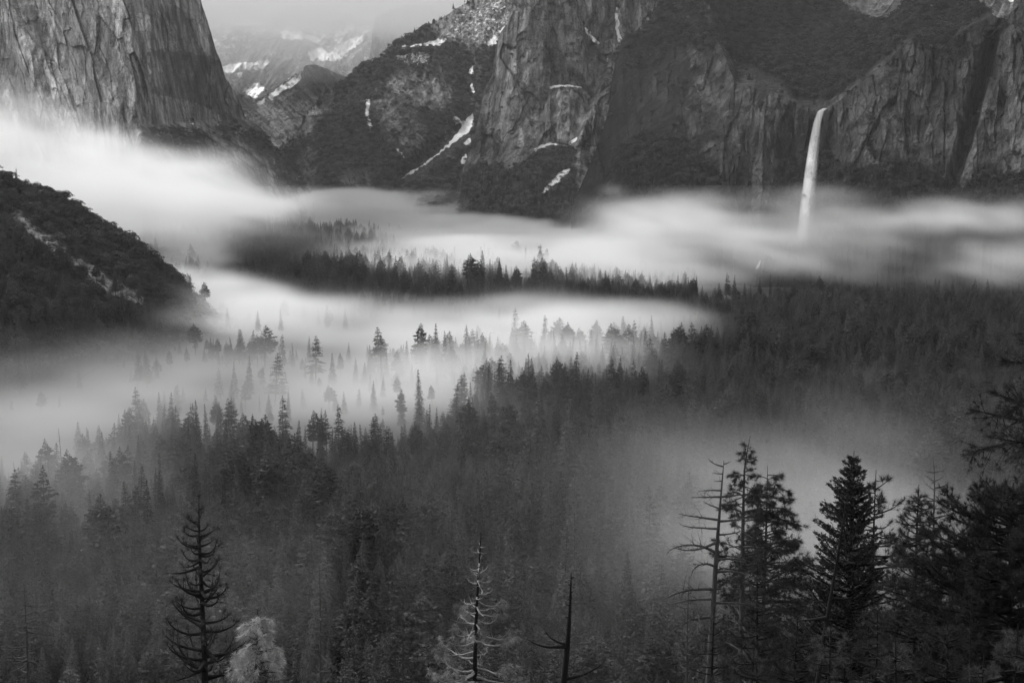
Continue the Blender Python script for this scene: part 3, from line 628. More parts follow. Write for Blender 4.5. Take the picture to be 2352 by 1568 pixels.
# ------------------------------------------------------------------ forest trees
def conifer(seed, H, kind):
    """trunk and crown builders for a mid-distance conifer of height H; kinds: fir, pine, tiered, spire, snag"""
    rs = np.random.RandomState(seed); tr = MB(); cr = MB()
    lean = rs.randn(2) * 0.012 * H
    tp = np.linspace(0, 1, 7); P = np.stack([lean[0] * tp ** 2, lean[1] * tp ** 2, H * tp * 0.985], 1)
    tr.tube(P, H * 0.0125 * (1.05 - tp) + 0.03, 6)
    base = {'fir': 0.12, 'pine': 0.34, 'tiered': 0.2, 'spire': 0.1, 'snag': 0.35}[kind] + rs.rand() * 0.08
    R0 = {'fir': 0.125, 'pine': 0.14, 'tiered': 0.15, 'spire': 0.085, 'snag': 0.06}[kind] * H * (0.85 + 0.3 * rs.rand())
    nt_ = {'fir': 38, 'pine': 27, 'tiered': 23, 'spire': 44, 'snag': 14}[kind]
    side = rs.rand() * 6.28; sidea = 0.1 + 0.25 * rs.rand()
    for i in range(nt_):
        f = (i + rs.rand() * 0.7) / nt_; z = H * (base + (0.985 - base) * f)
        if kind == 'pine': prof = (1 - f ** 2.6) * (0.75 + 0.35 * math.sin(f * 3 + 0.6)) + 0.04
        elif kind == 'tiered': prof = (1 - f) ** 0.62 * 0.95 + 0.05
        elif kind == 'spire': prof = (1 - f) ** 0.75 + 0.03
        elif kind == 'snag': prof = 0.9 * (1 - f) + 0.25
        else: prof = (1 - f) ** 0.85 + 0.035
        nb = max(3, int(round({'fir': 7, 'pine': 6, 'tiered': 6, 'spire': 6, 'snag': 2}[kind] * (0.8 + 0.4 * rs.rand()))))
        gap = rs.rand() < {'fir': .05, 'pine': .16, 'tiered': .1, 'spire': .03, 'snag': .2}[kind]
        a0 = rs.rand() * 6.28
        for b in range(nb):
            an = a0 + b * 6.28 / nb + rs.randn() * 0.25
            L = R0 * prof * (0.7 + 0.5 * rs.rand()) * (1 + sidea * math.cos(an - side)) * (0.45 if gap else 1)
            if L < 0.12: L = 0.12
            d = np.array([math.cos(an), math.sin(an), 0]); c = np.array([-d[1], d[0], 0])
            up0 = {'fir': 0.05 + 0.35 * f, 'pine': 0.1 + 0.5 * f, 'tiered': 0.1, 'spire': -0.25 + 0.5 * f, 'snag': 0.1}[kind] + rs.randn() * 0.08
            dr = {'fir': 0.45, 'pine': 0.15, 'tiered': 0.28, 'spire': 0.4, 'snag': 0.2}[kind]
            o = np.array([lean[0] * (z / H) ** 2, lean[1] * (z / H) ** 2, min(z + rs.randn() * 0.35 * H * .8 / nt_, H * .985)])
            def sp(t): return o + d * L * t + np.array([0, 0, 1]) * L * (up0 * t - dr * t * t)
            if kind == 'snag':
                tr.tube([sp(0), sp(.5), sp(1)], [0.05 + .03 * L, .05, 0.02], 3); continue
            if kind in ('pine', 'tiered') and L > 0.8: tr.tube([sp(0), sp(.5), sp(.9)], [0.02 * L + .03, 0.02 * L, 0.02], 3)
            n = max(3, int(L * {'fir': 3.6, 'pine': 3.4, 'tiered': 3.0, 'spire': 3.6}[kind])) + 2
            ts = np.sort(0.12 + 0.88 * rs.rand(n)) if kind != 'pine' else np.sort(0.4 + 0.6 * rs.rand(n))
            base_ = np.array([sp(q) for q in ts]); sgn = np.where(rs.rand(n) < .5, -1, 1)[:, None]
            wl = (0.34 + 0.16 * rs.rand(n))[:, None] * L * (1.1 - 0.75 * ts[:, None]) + 0.22
            dirs = c * sgn * (0.75 + .5 * rs.rand(n)[:, None]) + d * (0.5 + .5 * rs.rand(n)[:, None]) + np.array([0, 0, 1]) * ((rs.rand(n)[:, None] - (0.75 if kind != 'pine' else 0.35)) * 0.8)
            dirs /= np.linalg.norm(dirs, axis=1)[:, None]
            half = dirs * wl * 0.5; wv = np.cross(dirs, rs.randn(n, 3)); wv /= np.linalg.norm(wv, axis=1)[:, None]
            cr.kites(base_ + half, half, wv * (wl * (0.20 if kind != 'pine' else 0.30) + 0.05))
    if kind != 'snag':
        tip = np.array([[lean[0], lean[1], H * 0.97]]); cr.kites(tip, np.array([[0, 0, H * 0.028]]), np.array([[H * 0.006, 0, 0]]))
    return tr, cr

def round_tree(seed, R):
    """oak or brush clump: leaf clusters spread through a lumpy crown"""
    rs = np.random.RandomState(seed); tr = MB(); cr = MB()
    tr.tube([(0, 0, -R * .6), (0.05 * R, 0, 0), (0, .05 * R, R * .6)], [R * .09, R * .07, R * .03], 5)
    lobes = rs.randn(9, 3) * np.array([.42, .42, .26]) * R; lr = R * (0.32 + 0.3 * rs.rand(9))
    n = 420; k = rs.randint(0, 9, n); d = rs.randn(n, 3); d /= np.linalg.norm(d, axis=1)[:, None]; d[:, 2] = np.abs(d[:, 2]) * 1.0 - 0.25
    c = lobes[k] + d * (lr[k] * (0.75 + .3 * rs.rand(n)))[:, None] + np.array([0, 0, R * .6])
    a = rs.randn(n, 3); a /= np.linalg.norm(a, axis=1)[:, None]; b = np.cross(a, rs.randn(n, 3)); b /= np.linalg.norm(b, axis=1)[:, None]
    s = R * (0.07 + 0.07 * rs.rand(n))[:, None]
    cr.kites(c, a * s, b * s * .7); return tr, cr

KINDS = [('fir', 5), ('pine', 4), ('tiered', 3), ('spire', 3), ('snag', 1)]
PROTO = []
for kind, cnt in KINDS:
    for k in range(cnt):
        tr, cr = conifer(100 + 17 * k + len(kind) * 7, 35.0, kind)
        both = MB()
        for V in tr.V: pass
        m_tr = tr.mesh('trunk', [M_BARK], True)
        m_cr = cr.mesh('crown', [M_LEAF]) if cr.V else None
        for V, Q in zip(tr.V, tr.Q): both.V.append(V)
        both.Q = list(tr.Q); both.mq = list(tr.mq); both.n = tr.n
        if cr.V:
            both.V += cr.V; both.Q += [q + tr.n for q in cr.Q]; both.mq += [m + 1 for m in cr.mq]
        PROTO.append((kind, m_tr, m_cr, both.mesh('conifer', [M_BARK, M_LEAF])))
BUSH = []
for k in range(4):
    tr, cr = round_tree(500 + k, 4.0); both = MB(); both.V = tr.V + cr.V; both.Q = list(tr.Q) + [q + tr.n for q in cr.Q]; both.mq = list(tr.mq) + [m + 1 for m in cr.mq]
    BUSH.append((tr.mesh('trunk', [M_BARK]), cr.mesh('crown', [M_LEAF2]), both.mesh('brush', [M_BARK, M_LEAF2])))

BUSH2 = []
for b in BUSH:
    m_ = b[2].copy(); m_.materials[1] = M_LEAF3; BUSH2.append(m_)

def scatter(name, pts, rot, scl, which, protos, label, cat='trees'):
    """countless trees: one object that instances the prototype meshes on points"""
    me = bpy.data.meshes.new(name); me.vertices.add(len(pts)); me.vertices.foreach_set('co', np.asarray(pts, np.float32).ravel())
    for k, dt, a in (('rot', 'FLOAT', rot), ('scl', 'FLOAT', scl)):
        q = me.attributes.new(k, dt, 'POINT'); q.data.foreach_set('value', np.asarray(a, np.float32))
    q = me.attributes.new('which', 'INT', 'POINT'); q.data.foreach_set('value', np.asarray(which, np.int32))
    o = obj(name, me); tag(o, label, cat, kind='stuff')
    ng = bpy.data.node_groups.new(name, 'GeometryNodeTree')
    ng.interface.new_socket('Geometry', in_out='INPUT', socket_type='NodeSocketGeometry'); ng.interface.new_socket('Geometry', in_out='OUTPUT', socket_type='NodeSocketGeometry')
    N = ng.nodes.new; L = ng.links.new
    gi = N('NodeGroupInput'); go = N('NodeGroupOutput'); gt = N('GeometryNodeGeometryToInstance')
    for m in protos[::-1]:
        po = bpy.data.objects.new(m.name, m); oi = N('GeometryNodeObjectInfo'); oi.inputs[0].default_value = po; L(oi.outputs['Geometry'], gt.inputs[0])
    ip = N('GeometryNodeInstanceOnPoints'); L(gi.outputs[0], ip.inputs['Points']); L(gt.outputs[0], ip.inputs['Instance'])
    ip.inputs['Pick Instance'].default_value = True
    def na(n_, dt):
        x = N('GeometryNodeInputNamedAttribute'); x.data_type = dt; x.inputs[0].default_value = n_; return x.outputs[0]
    L(na('which', 'INT'), ip.inputs['Instance Index'])
    cx = N('ShaderNodeCombineXYZ'); L(na('rot', 'FLOAT'), cx.inputs[2]); L(cx.outputs[0], ip.inputs['Rotation'])
    rv = N('FunctionNodeRandomValue'); rv.data_type = 'FLOAT'; rv.inputs[2].default_value = 0.8; rv.inputs[3].default_value = 1.4
    mw = N('ShaderNodeMath'); mw.operation = 'MULTIPLY'; s_at = na('scl', 'FLOAT'); L(s_at, mw.inputs[0]); L(rv.outputs[1], mw.inputs[1])
    c2 = N('ShaderNodeCombineXYZ'); L(mw.outputs[0], c2.inputs[0]); L(mw.outputs[0], c2.inputs[1]); L(s_at, c2.inputs[2])
    for k_, sd_ in ((0, 11), (1, 12)):
        rt = N('FunctionNodeRandomValue'); rt.data_type = 'FLOAT'; rt.inputs[2].default_value = -0.05; rt.inputs[3].default_value = 0.05; rt.inputs['Seed'].default_value = sd_; L(rt.outputs[1], cx.inputs[k_])
    L(c2.outputs[0], ip.inputs['Scale']); L(ip.outputs[0], go.inputs[0])
    md = o.modifiers.new('trees', 'NODES'); md.node_group = ng
    return o

# hand-placed trees that stand out of the fog: u and v of the tip, height, kind, label
def base_for(u, v, H, d0=None):
    """where a tree of height H with its tip towards u, v stands on the ground"""
    lo, hi = 300.0, 4200.0
    for _ in range(40):
        m = 0.5 * (lo + hi); x, y, z = at(u, v, m)
        if float(z) - float(gh(x, y)) > H: lo = m
        else: hi = m
    x, y, z = at(u, v, lo); return float(x), float(y), float(gh(x, y))
ST_ = [  # u, v, H, kind, label
 (310, 886, 46, 'tiered', 'tall flag-topped conifer fading into fog left of the valley centre'),
 (366, 898, 38, 'fir', 'faint slim conifer behind the dark one in the left fog'), (377, 925, 38, 'fir', 'dark pointed fir right of the tall faint flag-topped tree'),
 (472, 925, 40, 'spire', 'slim dark spire left of a twin at the near fog edge'), (500, 922, 40, 'fir', 'slim conifer beside the spire at the near fog edge'),
 (518, 955, 38, 'fir', 'broad dark fir left of the spiky-topped pine'), (556, 945, 38, 'pine', 'rounded dark pine at the lip of the near fog'),
 (647, 904, 48, 'tiered', 'tall spiky-topped pine standing over the near fog'), (685, 962, 36, 'fir', 'dark fir right below the spiky-topped pine'),
 (735, 950, 38, 'fir', 'dense fir left of the pagoda-shaped conifer'), (776, 925, 42, 'tiered', 'pagoda-shaped conifer with wide separate tiers'),
 (815, 965, 38, 'fir', 'even dark fir right of the pagoda-shaped conifer'), (858, 872, 30, 'fir', 'lone dark fir in the thin fog above the near forest'),
 (922, 975, 38, 'fir', 'short dark fir among the near forest tops, centre left'), (953, 968, 38, 'pine', 'round-topped dark pine among the near forest tops'),
 (985, 925, 44, 'spire', 'tallest pointed tree over the near forest, centre'), (1025, 985, 36, 'fir', 'low fir right of the tallest pointed tree'),
 (1085, 945, 40, 'fir', 'left of a close pair of firs over the near forest'), (1112, 938, 40, 'fir', 'right of a close pair of firs over the near forest'),
 (1160, 960, 38, 'pine', 'dark fir standing by itself right of the close pair'), (1243, 905, 46, 'tiered', 'big broad dark conifer where the fog ends on the right'),
 (762, 808, 36, 'fir', 'sharp dark fir alone in bright fog, left centre'), (648, 765, 42, 'tiered', 'full dark conifer in the fog above the left fog field'),
 (590, 765, 38, 'pine', 'dense dark pine at the left of the fog island'), (672, 785, 30, 'spire', 'small sharp spire right of the full dark conifer'),
 (710, 770, 34, 'fir', 'slim conifer right of the small sharp spire'), (800, 785, 28, 'fir', 'little dark fir floating in bright fog'),
 (817, 820, 30, 'fir', 'grey fir sunk in fog below the little dark one'), (850, 790, 36, 'fir', 'grey veiled conifer in the middle fog'),
 (888, 806, 32, 'fir', 'dark fir at the left of the trio in the middle fog'), (912, 805, 34, 'pine', 'dark bushy tree in the middle of the trio in the fog'),
 (933, 780, 40, 'fir', 'tall fir at the right of the trio in the middle fog'), (946, 832, 26, 'fir', 'short dark fir right below the trio in the fog'),
 (1220, 764, 42, 'tiered', 'pale ghost of a tall conifer inside the bright fog'), (1320, 770, 40, 'fir', 'grey fir at the right edge of the bright fog'),
 (1345, 783, 38, 'fir', 'darker fir just right of the grey one at the fog edge'), (1383, 790, 38, 'fir', 'dark fir where the fog meets the right-hand forest'),
 (1095, 840, 38, 'fir', 'pointed fir over the forest edge below the bright fog'), (1137, 850, 38, 'spire', 'slim fir right of the pointed one at the forest edge'),
 (1188, 862, 36, 'fir', 'dark fir at the forest edge below the pale ghost tree'), (1067, 852, 36, 'pine', 'bushy conifer at the left end of the forest edge'),
 (569, 686, 34, 'spire', 'pale slim tree in the upper left fog above the row'), (521, 703, 34, 'fir', 'dark fir at the left end of the row in fog'),
 (592, 712, 32, 'fir', 'dark narrow fir in the left row in fog'), (645, 710, 34, 'fir', 'pointed fir in the middle of the row in fog'),
 (697, 690, 34, 'tiered', 'faint conifer in the middle row behind the dark ones'), (750, 697, 38, 'tiered', 'broad dark fir at the right end of the row in fog'),
 (792, 705, 34, 'fir', 'slim grey fir right of the broad dark one in the row'), (898, 682, 28, 'fir', 'small fir alone under the dark forest island'),
 (950, 688, 30, 'tiered', 'stout small conifer in fog left of the little group'), (1046, 696, 24, 'pine', 'dark tree of the little group in the centre fog'),
 (1058, 698, 24, 'fir', 'rightmost dark tree of the little group in the centre fog'), (1020, 698, 24, 'fir', 'leftmost dark tree of the little group in the centre fog'),
 (1147, 705, 32, 'fir', 'grey fir with a low companion in the bright centre fog'),
 (1040, 569, 44, 'pine', 'tall columnar conifer topping the dark forest island'), (1066, 580, 40, 'pine', 'rounded conifer right of the tall columnar one on the island'),
 (1013, 598, 48, 'fir', 'broad pointed fir in front on the dark forest island'), (1053, 612, 44, 'fir', 'wide dark fir right of the pointed one on the forest island'),
 (906, 590, 48, 'tiered', 'tall dark fir in the left half of the forest island'), (851, 575, 48, 'fir', 'tall dark fir near the left end of the forest island'),
 (1157, 613, 40, 'fir', 'dark fir left of the row that ends the forest island'), (1175, 612, 40, 'fir', 'dark fir in the row that ends the forest island'),
 (1192, 618, 38, 'spire', 'narrow dark fir in the row that ends the forest island'), (1208, 610, 42, 'fir', 'tall dark fir in the row that ends the forest island'),
 (1224, 611, 42, 'fir', 'last tall dark fir at the right end of the forest island'), (966, 580, 38, 'spire', 'sharp spire in the back row of the forest island'),
 (1437, 668, 36, 'fir', 'single fir under the mist, left of the right-hand forest'), (1464, 676, 34, 'spire', 'small spire right of the single fir under the mist'),
 (1510, 665, 46, 'tiered', 'broad spreading conifer at the left end of the right-hand forest'), (1550, 662, 46, 'tiered', 'second broad conifer at the left end of the right-hand forest'),
 (1592, 682, 42, 'pine', 'dense dark tree just right of the two broad conifers'), (1670, 625, 48, 'tiered', 'tall broad dark conifer topping the right-hand forest skyline left'),
 (1688, 630, 44, 'fir', 'slimmer dark fir beside the tall broad one on the skyline'), (1745, 634, 44, 'fir', 'dark fir on the skyline below the cascade'),
 (1770, 625, 46, 'spire', 'thin spire on the skyline right below the cascade'), (1882, 632, 44, 'pine', 'round-crowned tree on the skyline under the waterfall'),
 (1935, 632, 42, 'tiered', 'broad flat-topped tree on the skyline right of the waterfall'), (2050, 592, 54, 'tiered', 'veiled tall conifer behind the skyline right of the waterfall'),
 (2092, 625, 46, 'pine', 'rounded conifer on the right-hand skyline'), (2118, 618, 46, 'tiered', 'broad tiered conifer on the right-hand skyline'),
 (2230, 606, 52, 'tiered', 'open-crowned tall pine on the right-hand skyline'), (2215, 622, 48, 'pine', 'companion pine left of the open-crowned tall one'),
 (2262, 624, 48, 'pine', 'rounded pine between the two tall ones on the far right'), (2290, 594, 54, 'fir', 'pale veiled spire on the far right skyline'),
 (2310, 602, 54, 'tiered', 'tall tiered conifer on the far right skyline'),
 (165, 1068, 34, 'spire', 'slim spire over the dark forest edge on the far left'), (125, 1085, 36, 'fir', 'dark fir at the forest edge on the far left'), (184, 1085, 34, 'fir', 'slim fir right of the spire on the far left'),
 (75, 1115, 34, 'fir', 'short dark fir nearest the left edge of the picture'), (10, 790, 40, 'fir', 'ghostly conifer in fog at the left edge of the picture'),
 (1825, 905, 40, 'fir', 'dark broad fir at the top of the lower right mist'), (2000, 875, 42, 'pine', 'dark dense tree in the right-hand forest above the mist'),
]
HANDS = []
for (u_, v_, H_, k_, lab_) in ST_:
    H_ = H_ * 0.78
    x, y, z = base_for(u_, v_, H_); HANDS.append((x, y, z, H_, k_, lab_))

rsf = np.random.RandomState(42)
pts = []
y0 = 235.0
while y0 < 4300:
    sp_ = 5.7 + y0 / 640.0
    hw = 0.36 * y0 * 1.22 + 60
    n = int(2 * hw / sp_)
    xx = -hw + (np.arange(n) + rsf.rand(n)) * sp_; yy = y0 + rsf.rand(n) * sp_
    pts.append(np.stack([xx, yy], 1)); y0 += sp_ * 0.93
pts = np.concatenate(pts); X, Y = pts[:, 0], pts[:, 1]
keep = np.ones(len(X), bool)
clear = fbm(X / 70, Y / 90, 3, 201)
keep &= rsf.rand(len(X)) < np.clip(1.05 - 1.6 * sm(0.05, 0.4, clear) * 0.5, 0.2, 1)
Z = gh(X, Y)
U_, V_ = project(X, Y, Z)
# bare meadow under the bright fog sheets keeps only scattered trees
def ell(u, v, c): return ((u - c[0]) / c[2]) ** 2 + ((v - c[1]) / c[3]) ** 2 < 1
for c, pr in (((1150, 780, 350, 52), .05), ((700, 800, 260, 40), .1), ((600, 720, 170, 26), .06), ((1300, 596, 420, 16), .10), ((560, 660, 140, 30), 0.1), ((0, 950, 330, 160), .03), ((330, 870, 200, 70), .08), ((690, 945, 400, 112), .06), ((900, 770, 400, 70), .05), ((1010, 690, 330, 18), .25), ((-150, 1050, 300, 100), .05)):
    keep &= ~(ell(U_, V_, c) & (rsf.rand(len(X)) > pr))
keep &= ~((Y > 2300) & (U_ > 1240))                       # the cliff stands there
keep &= ~((Y > 1760 + 60 * fbm(U_ / 90, U_ * 0, 2, 5)) & (U_ > 1600))
# the left hillside and the spur carry their own brush
keep &= ~((U_ < 545) & (V_ < 812) & (Y < 2050) & (V_ > pl(TOP_B, U_) ))
X, Y, Z, U_, V_ = X[keep], Y[keep], Z[keep], U_[keep], V_[keep]
H = 19 + 6 * rsf.randn(len(X)); H = np.clip(H, 10, 36); em = rsf.rand(len(X)) < 0.07; H[em] = 30 + 9 * rsf.rand(em.sum())
patch = fbm(X / 160, Y / 200, 3, 202); H *= np.clip(1 + 0.5 * patch, 0.7, 1.25)
H = np.where((V_ > 606) & (V_ < 700) & (U_ > 560) & (U_ < 1262), H * 1.45, H)
hu, hv = project(X, Y, Z + H)
# trees must not overtop the slope's near edge of view
near = (Y < 420); H[near] = np.minimum(H[near], 30)
for (x, y, z, Hh, *_r) in HANDS:
    m = (X - x) ** 2 + (Y - y) ** 2 < 30; X, Y, Z, H = X[~m], Y[~m], Z[~m], H[~m]
    # neighbours stay lower than the tree that stands out
    m = (np.abs(X / Y - x / y) * FPX < 9) & (np.abs(Y - y) < 150); H[m] = np.minimum(H[m], Hh * 0.72)
kindp = rsf.choice(len(PROTO), len(X), p=np.array([5, 5, 5, 5, 5, 5, 5, 5, 5, 2.5, 2.5, 2.5, 1.2, 1.2, 1.2, .8]) / 56.9)
# individuals: the hand-placed ones and the nearest of the forest
hu, hv = project(X, Y, Z + H * 0.6); vis = (hu > 5) & (hu < 2347) & (hv < 1540) & (Y > 300)
order = np.argsort(np.where(vis, Y / H, 1e9))[:190]
ind = np.zeros(len(X), bool); ind[order] = True
pid = {k: [i for i, p in enumerate(PROTO) if p[0] == k] for k, _ in KINDS}
def tree_object(name, x, y, z, Hh, pi, rot, label, group=None, cat='tree'):
    e = obj(name, None, loc=(x, y, z - 0.3)); e.rotation_euler = (0, 0, rot); s = Hh / 35.0; e.scale = (s, s, s)
    tag(e, label, cat, group)
    obj('trunk', PROTO[pi][1], e)
    if PROTO[pi][2]: obj('crown', PROTO[pi][2], e)
    return e
for k, (x, y, z, Hh, kd, lab) in enumerate(HANDS):
    tree_object('pine_tree' if kd == 'pine' else 'fir_tree', x, y, z, Hh, pid[kd][k % len(pid[kd])], (k * 2.4) % 6.28, lab)
LM = [(r[0], r[1], n_) for r, n_ in zip([(458, 1142), (588, 1398), (925, 1346), (1103, 1222), (1311, 1314), (1662, 1056), (1712, 1000), (1960, 1034), (2112, 1112), (2330, 1108), (55, 1338), (776, 925), (647, 904), (310, 886), (985, 925), (1243, 905), (165, 1068), (1825, 905), (1085, 945), (2000, 875), (733, 1292), (1582, 1322), (518, 955), (1095, 840)],
      ['black upturned pine', 'short pale pine', 'dim curved-branch pine', 'pale-limbed dying pine', 'slim black snag', 'broken-topped snag', 'bent-tipped tall fir', 'dense pointed fir', 'bottlebrush pine', 'big pine at the right edge', 'faint bare tree at lower left', 'pagoda-shaped conifer',
       'spiky-topped pine', 'faint flag-topped conifer', 'tallest centre spire', 'big broad conifer', 'slim far-left spire', 'broad fir above the mist', 'close pair of firs', 'dense tree at right', 'thin half-bare hazy tree', 'slender bare sapling', 'broad fir at the near fog edge', 'pointed fir at the forest edge'])]
ORD = ['nearest', 'second', 'third', 'fourth', 'fifth', 'sixth', 'seventh', 'eighth', 'ninth', 'tenth', 'eleventh', 'twelfth', 'thirteenth', 'fourteenth', 'fifteenth', 'sixteenth']
def near_labels(ids, kinds):
    rec = {}
    for i in ids:
        dd = [(hu[i] - a) ** 2 + (hv[i] - b) ** 2 for a, b, _ in LM]; k = int(np.argmin(dd)); a, b, nm = LM[k]
        ang = math.atan2(-(hv[i] - b), hu[i] - a); oc = int(round(ang / (math.pi / 4))) % 8
        rec.setdefault((kinds[i], k, oc), []).append((dd[k], i))
    out = {}; DIR = ['right of', 'up and right of', 'above', 'up and left of', 'left of', 'down and left of', 'below', 'down and right of']
    for (kd, k, oc), L_ in rec.items():
        for r, (_, i) in enumerate(sorted(L_)): out[i] = '%s, the %s %s the %s' % (word[kd], ORD[min(r, 15)] + ('' if r else ' one'), DIR[oc], LM[k][2])
    return out
word = {'fir': 'dark fir', 'pine': 'bushy pine', 'tiered': 'open-branched conifer', 'spire': 'narrow conifer', 'snag': 'dead conifer'}
NL = near_labels(np.where(ind)[0], {i: PROTO[kindp[i]][0] for i in np.where(ind)[0]})
for i in np.where(ind)[0]:
    kd = PROTO[kindp[i]][0]; side_ = 'left' if hu[i] < 800 else ('middle' if hu[i] < 1560 else 'right')
    tree_object({'pine': 'pine_tree', 'snag': 'dead_tree'}.get(kd, 'fir_tree'), X[i], Y[i], Z[i], H[i], int(kindp[i]), float(rsf.rand() * 6.28),
                NL[i], 'conifers of the near forest')
rest = ~ind
scatter('forest', np.stack([X[rest], Y[rest], Z[rest] - 0.3], 1), rsf.rand(rest.sum()) * 6.28, H[rest] / 35.0, kindp[rest], [p[3] for p in PROTO], 'dark conifer forest covering the valley floor', 'forest')
print('forest', rest.sum())

# brush and small trees on the mountains
def on_surface(key, count, rs, weight, vmax=480, thr=0.5):
    P, W, Uf, Vf = SURF[key]
    a = P[:-1, :-1]; e1 = P[1:, :-1] - a; e2 = P[:-1, 1:] - a; ar = np.linalg.norm(np.cross(e1, e2), axis=2)
    w = ar * (weight(Uf[:-1, :-1], Vf[:-1, :-1], W[:-1, :-1])) * (Vf[:-1, :-1] < vmax) * (Vf[:-1, :-1] > -25)
    w = w.ravel(); w /= w.sum(); k = rs.choice(len(w), count, p=w); i, j = np.divmod(k, a.shape[1])
    f = rs.rand(count, 2)
    return a[i, j] + e1[i, j] * f[:, :1] + e2[i, j] * f[:, 1:], Uf[i, j], Vf[i, j]
keys = list(SURF); print(keys)
KEY = {k.rstrip('0123456789'): k for k in keys}
hill = [k for k in keys if k.startswith('hillside')][0]; spur = [k for k in keys if k.startswith('spur')][0]
rsb = np.random.RandomState(9)
def brush(key, count, smin, smax, name, label, wf=lambda U, V, W: sm(.45, .8, W), vmax=480, pale=False):
    p, u, v = on_surface(key, count, rsb, wf, vmax); s = smin + (smax - smin) * rsb.rand(count) ** 2
    p[:, 2] -= 0.0; scatter(name, p, rsb.rand(count) * 6.28, s, rsb.randint(0, 4, count), BUSH2 if pale else [b[2] for b in BUSH], label, 'brush')
brush(KEY['waterfall_cliff'], 30000, 0.45, 2.0, 'brush', 'dark evergreen brush covering the slopes above the waterfall cliff', lambda U, V, W: sm(.45, .75, W) + .02)
brush(KEY['ridge'], 15000, 0.7, 2.2, 'brush', 'dark brush and small trees covering the middle ridge', lambda U, V, W: (sm(.5, .8, W) + .02) * (paint([[(925, 415), (1000, 350), (1060, 265), (1095, 255), (1080, 320), (1000, 380), (935, 425)], [(1045, 380), (1085, 310), (1095, 330), (1070, 385)]], U, V, 1, 5) < .5) * (paint([[(990, 95), (1070, 0), (1180, -20), (1170, 60), (1110, 110)]], U, V, 1, 5) < .5), pale=True)
brush(KEY['rock_wall'], 5000, 0.6, 1.8, 'brush', 'brush on the ledges and foot of the grey rock wall', lambda U, V, W: sm(.4, .8, W) + .01, pale=True)
brush(KEY['cliff'], 1800, 0.4, 1.6, 'brush', 'brush on the ledges below the great pale wall', lambda U, V, W: sm(.35, .6, W))
brush(hill, 14000, 0.3, 1.6, 'brush', 'dense dark brush on the left hillside beside the talus chute', lambda U, V, W: sm(.45, .8, W) + .01, 815)
brush(spur, 3500, 0.5, 1.6, 'brush', 'brush on the low spur behind the first fog bank', vmax=700)
def small_conifers(key, count, hmin, hmax, name, label, wf, vmax=480):
    p, u, v = on_surface(key, count, rsb, wf, vmax); s = (hmin + (hmax - hmin) * rsb.rand(count)) / 35
    scatter(name, p, rsb.rand(count) * 6.28, s, rsb.randint(0, 12, count), [q[3] for q in PROTO], label, 'trees')
small_conifers(KEY['ridge'], 1500, 9, 24, 'conifers', 'small conifers along the crest of the middle ridge', lambda U, V, W: sm(48, 6, V - pl(TOP_D1, U)) * sm(1180, 1120, U) + .04 * W)
small_conifers(hill, 420, 14, 30, 'conifers', 'dark conifers on the lower part of the left hillside', lambda U, V, W: sm(110, 190, V - pl(TOP_B, U)) * (U < 420) + 0.02, 815)
small_conifers(spur, 260, 18, 34, 'conifers', 'conifers on the low spur', lambda U, V, W: 1 + 0 * U, 700)
small_conifers(KEY['waterfall_cliff'], 1100, 10, 22, 'conifers', 'small conifers on the slopes and foot of the dark cliff', lambda U, V, W: sm(.6, .9, W) * sm(300, 440, V) + .06 * W)
small_conifers(KEY['rock_wall'], 300, 10, 22, 'conifers', 'small conifers at the foot of the grey rock wall', lambda U, V, W: sm(.6, .9, W) * sm(300, 440, V))
# crowns that stand on the hillside's skyline
def surf_point(key, u, v):
    P, W, Uf, Vf = SURF[key]; k = np.argmin((Uf - u) ** 2 + (Vf - v) ** 2 + (np.arange(Uf.shape[0])[:, None] < 2) * 1e9); return P.reshape(-1, 3)[k]
for n_, (u_, v_, s_, lab) in enumerate([(252, 532, 1.9, 'round dark oak on the crest of the left hillside, the upper one'), (290, 556, 2.6, 'largest round dark oak on the crest of the left hillside'), (318, 585, 2.4, 'dark oak just below the largest one on the hillside crest'), (402, 642, 1.8, 'small pale-edged oak low on the hillside crest'), (180, 500, 1.5, 'brushy oak high on the hillside crest')]):
    p = surf_point(hill, u_, v_ + 6); e = obj('oak_tree', None, loc=[float(q) for q in p]); e.scale = (s_,) * 3; tag(e, lab, 'tree')
    obj('trunk', BUSH[n_ % 4][0], e); obj('crown', BUSH[n_ % 4][1], e)
for u_, v_, h_, lab in ((426, 690, 26, 'left of the two dark firs at the end of the left hillside'), (437, 692, 30, 'right and taller of the two dark firs at the end of the hillside')):
    p = surf_point(hill, u_, v_ - 4); tree_object('fir_tree', float(p[0]), float(p[1]), float(p[2]) - 2, h_, 1 if u_ < 430 else 3, 1.0, lab)

# ------------------------------------------------------------------ near trees, each built branch by branch
def needles(mb, pos, dirs, size, n, rs, m=0, spread=0.9, width=0.03, droop=0.0):
    """tufts of long needles at the given places"""
    k = len(pos)
    if k == 0: return
    pos = np.repeat(np.asarray(pos), n, 0); d = np.repeat(np.asarray(dirs), n, 0) + rs.randn(k * n, 3) * spread
    d /= np.linalg.norm(d, axis=1)[:, None] + 1e-9; d[:, 2] -= droop
    b = pos - 0.25 * d * size * rs.rand(k * n, 1)
    mb.blades(b, pos + d * size * (0.65 + 0.6 * rs.rand(k * n, 1)), width * (0.7 + .6 * rs.rand(k * n)), rs, m)

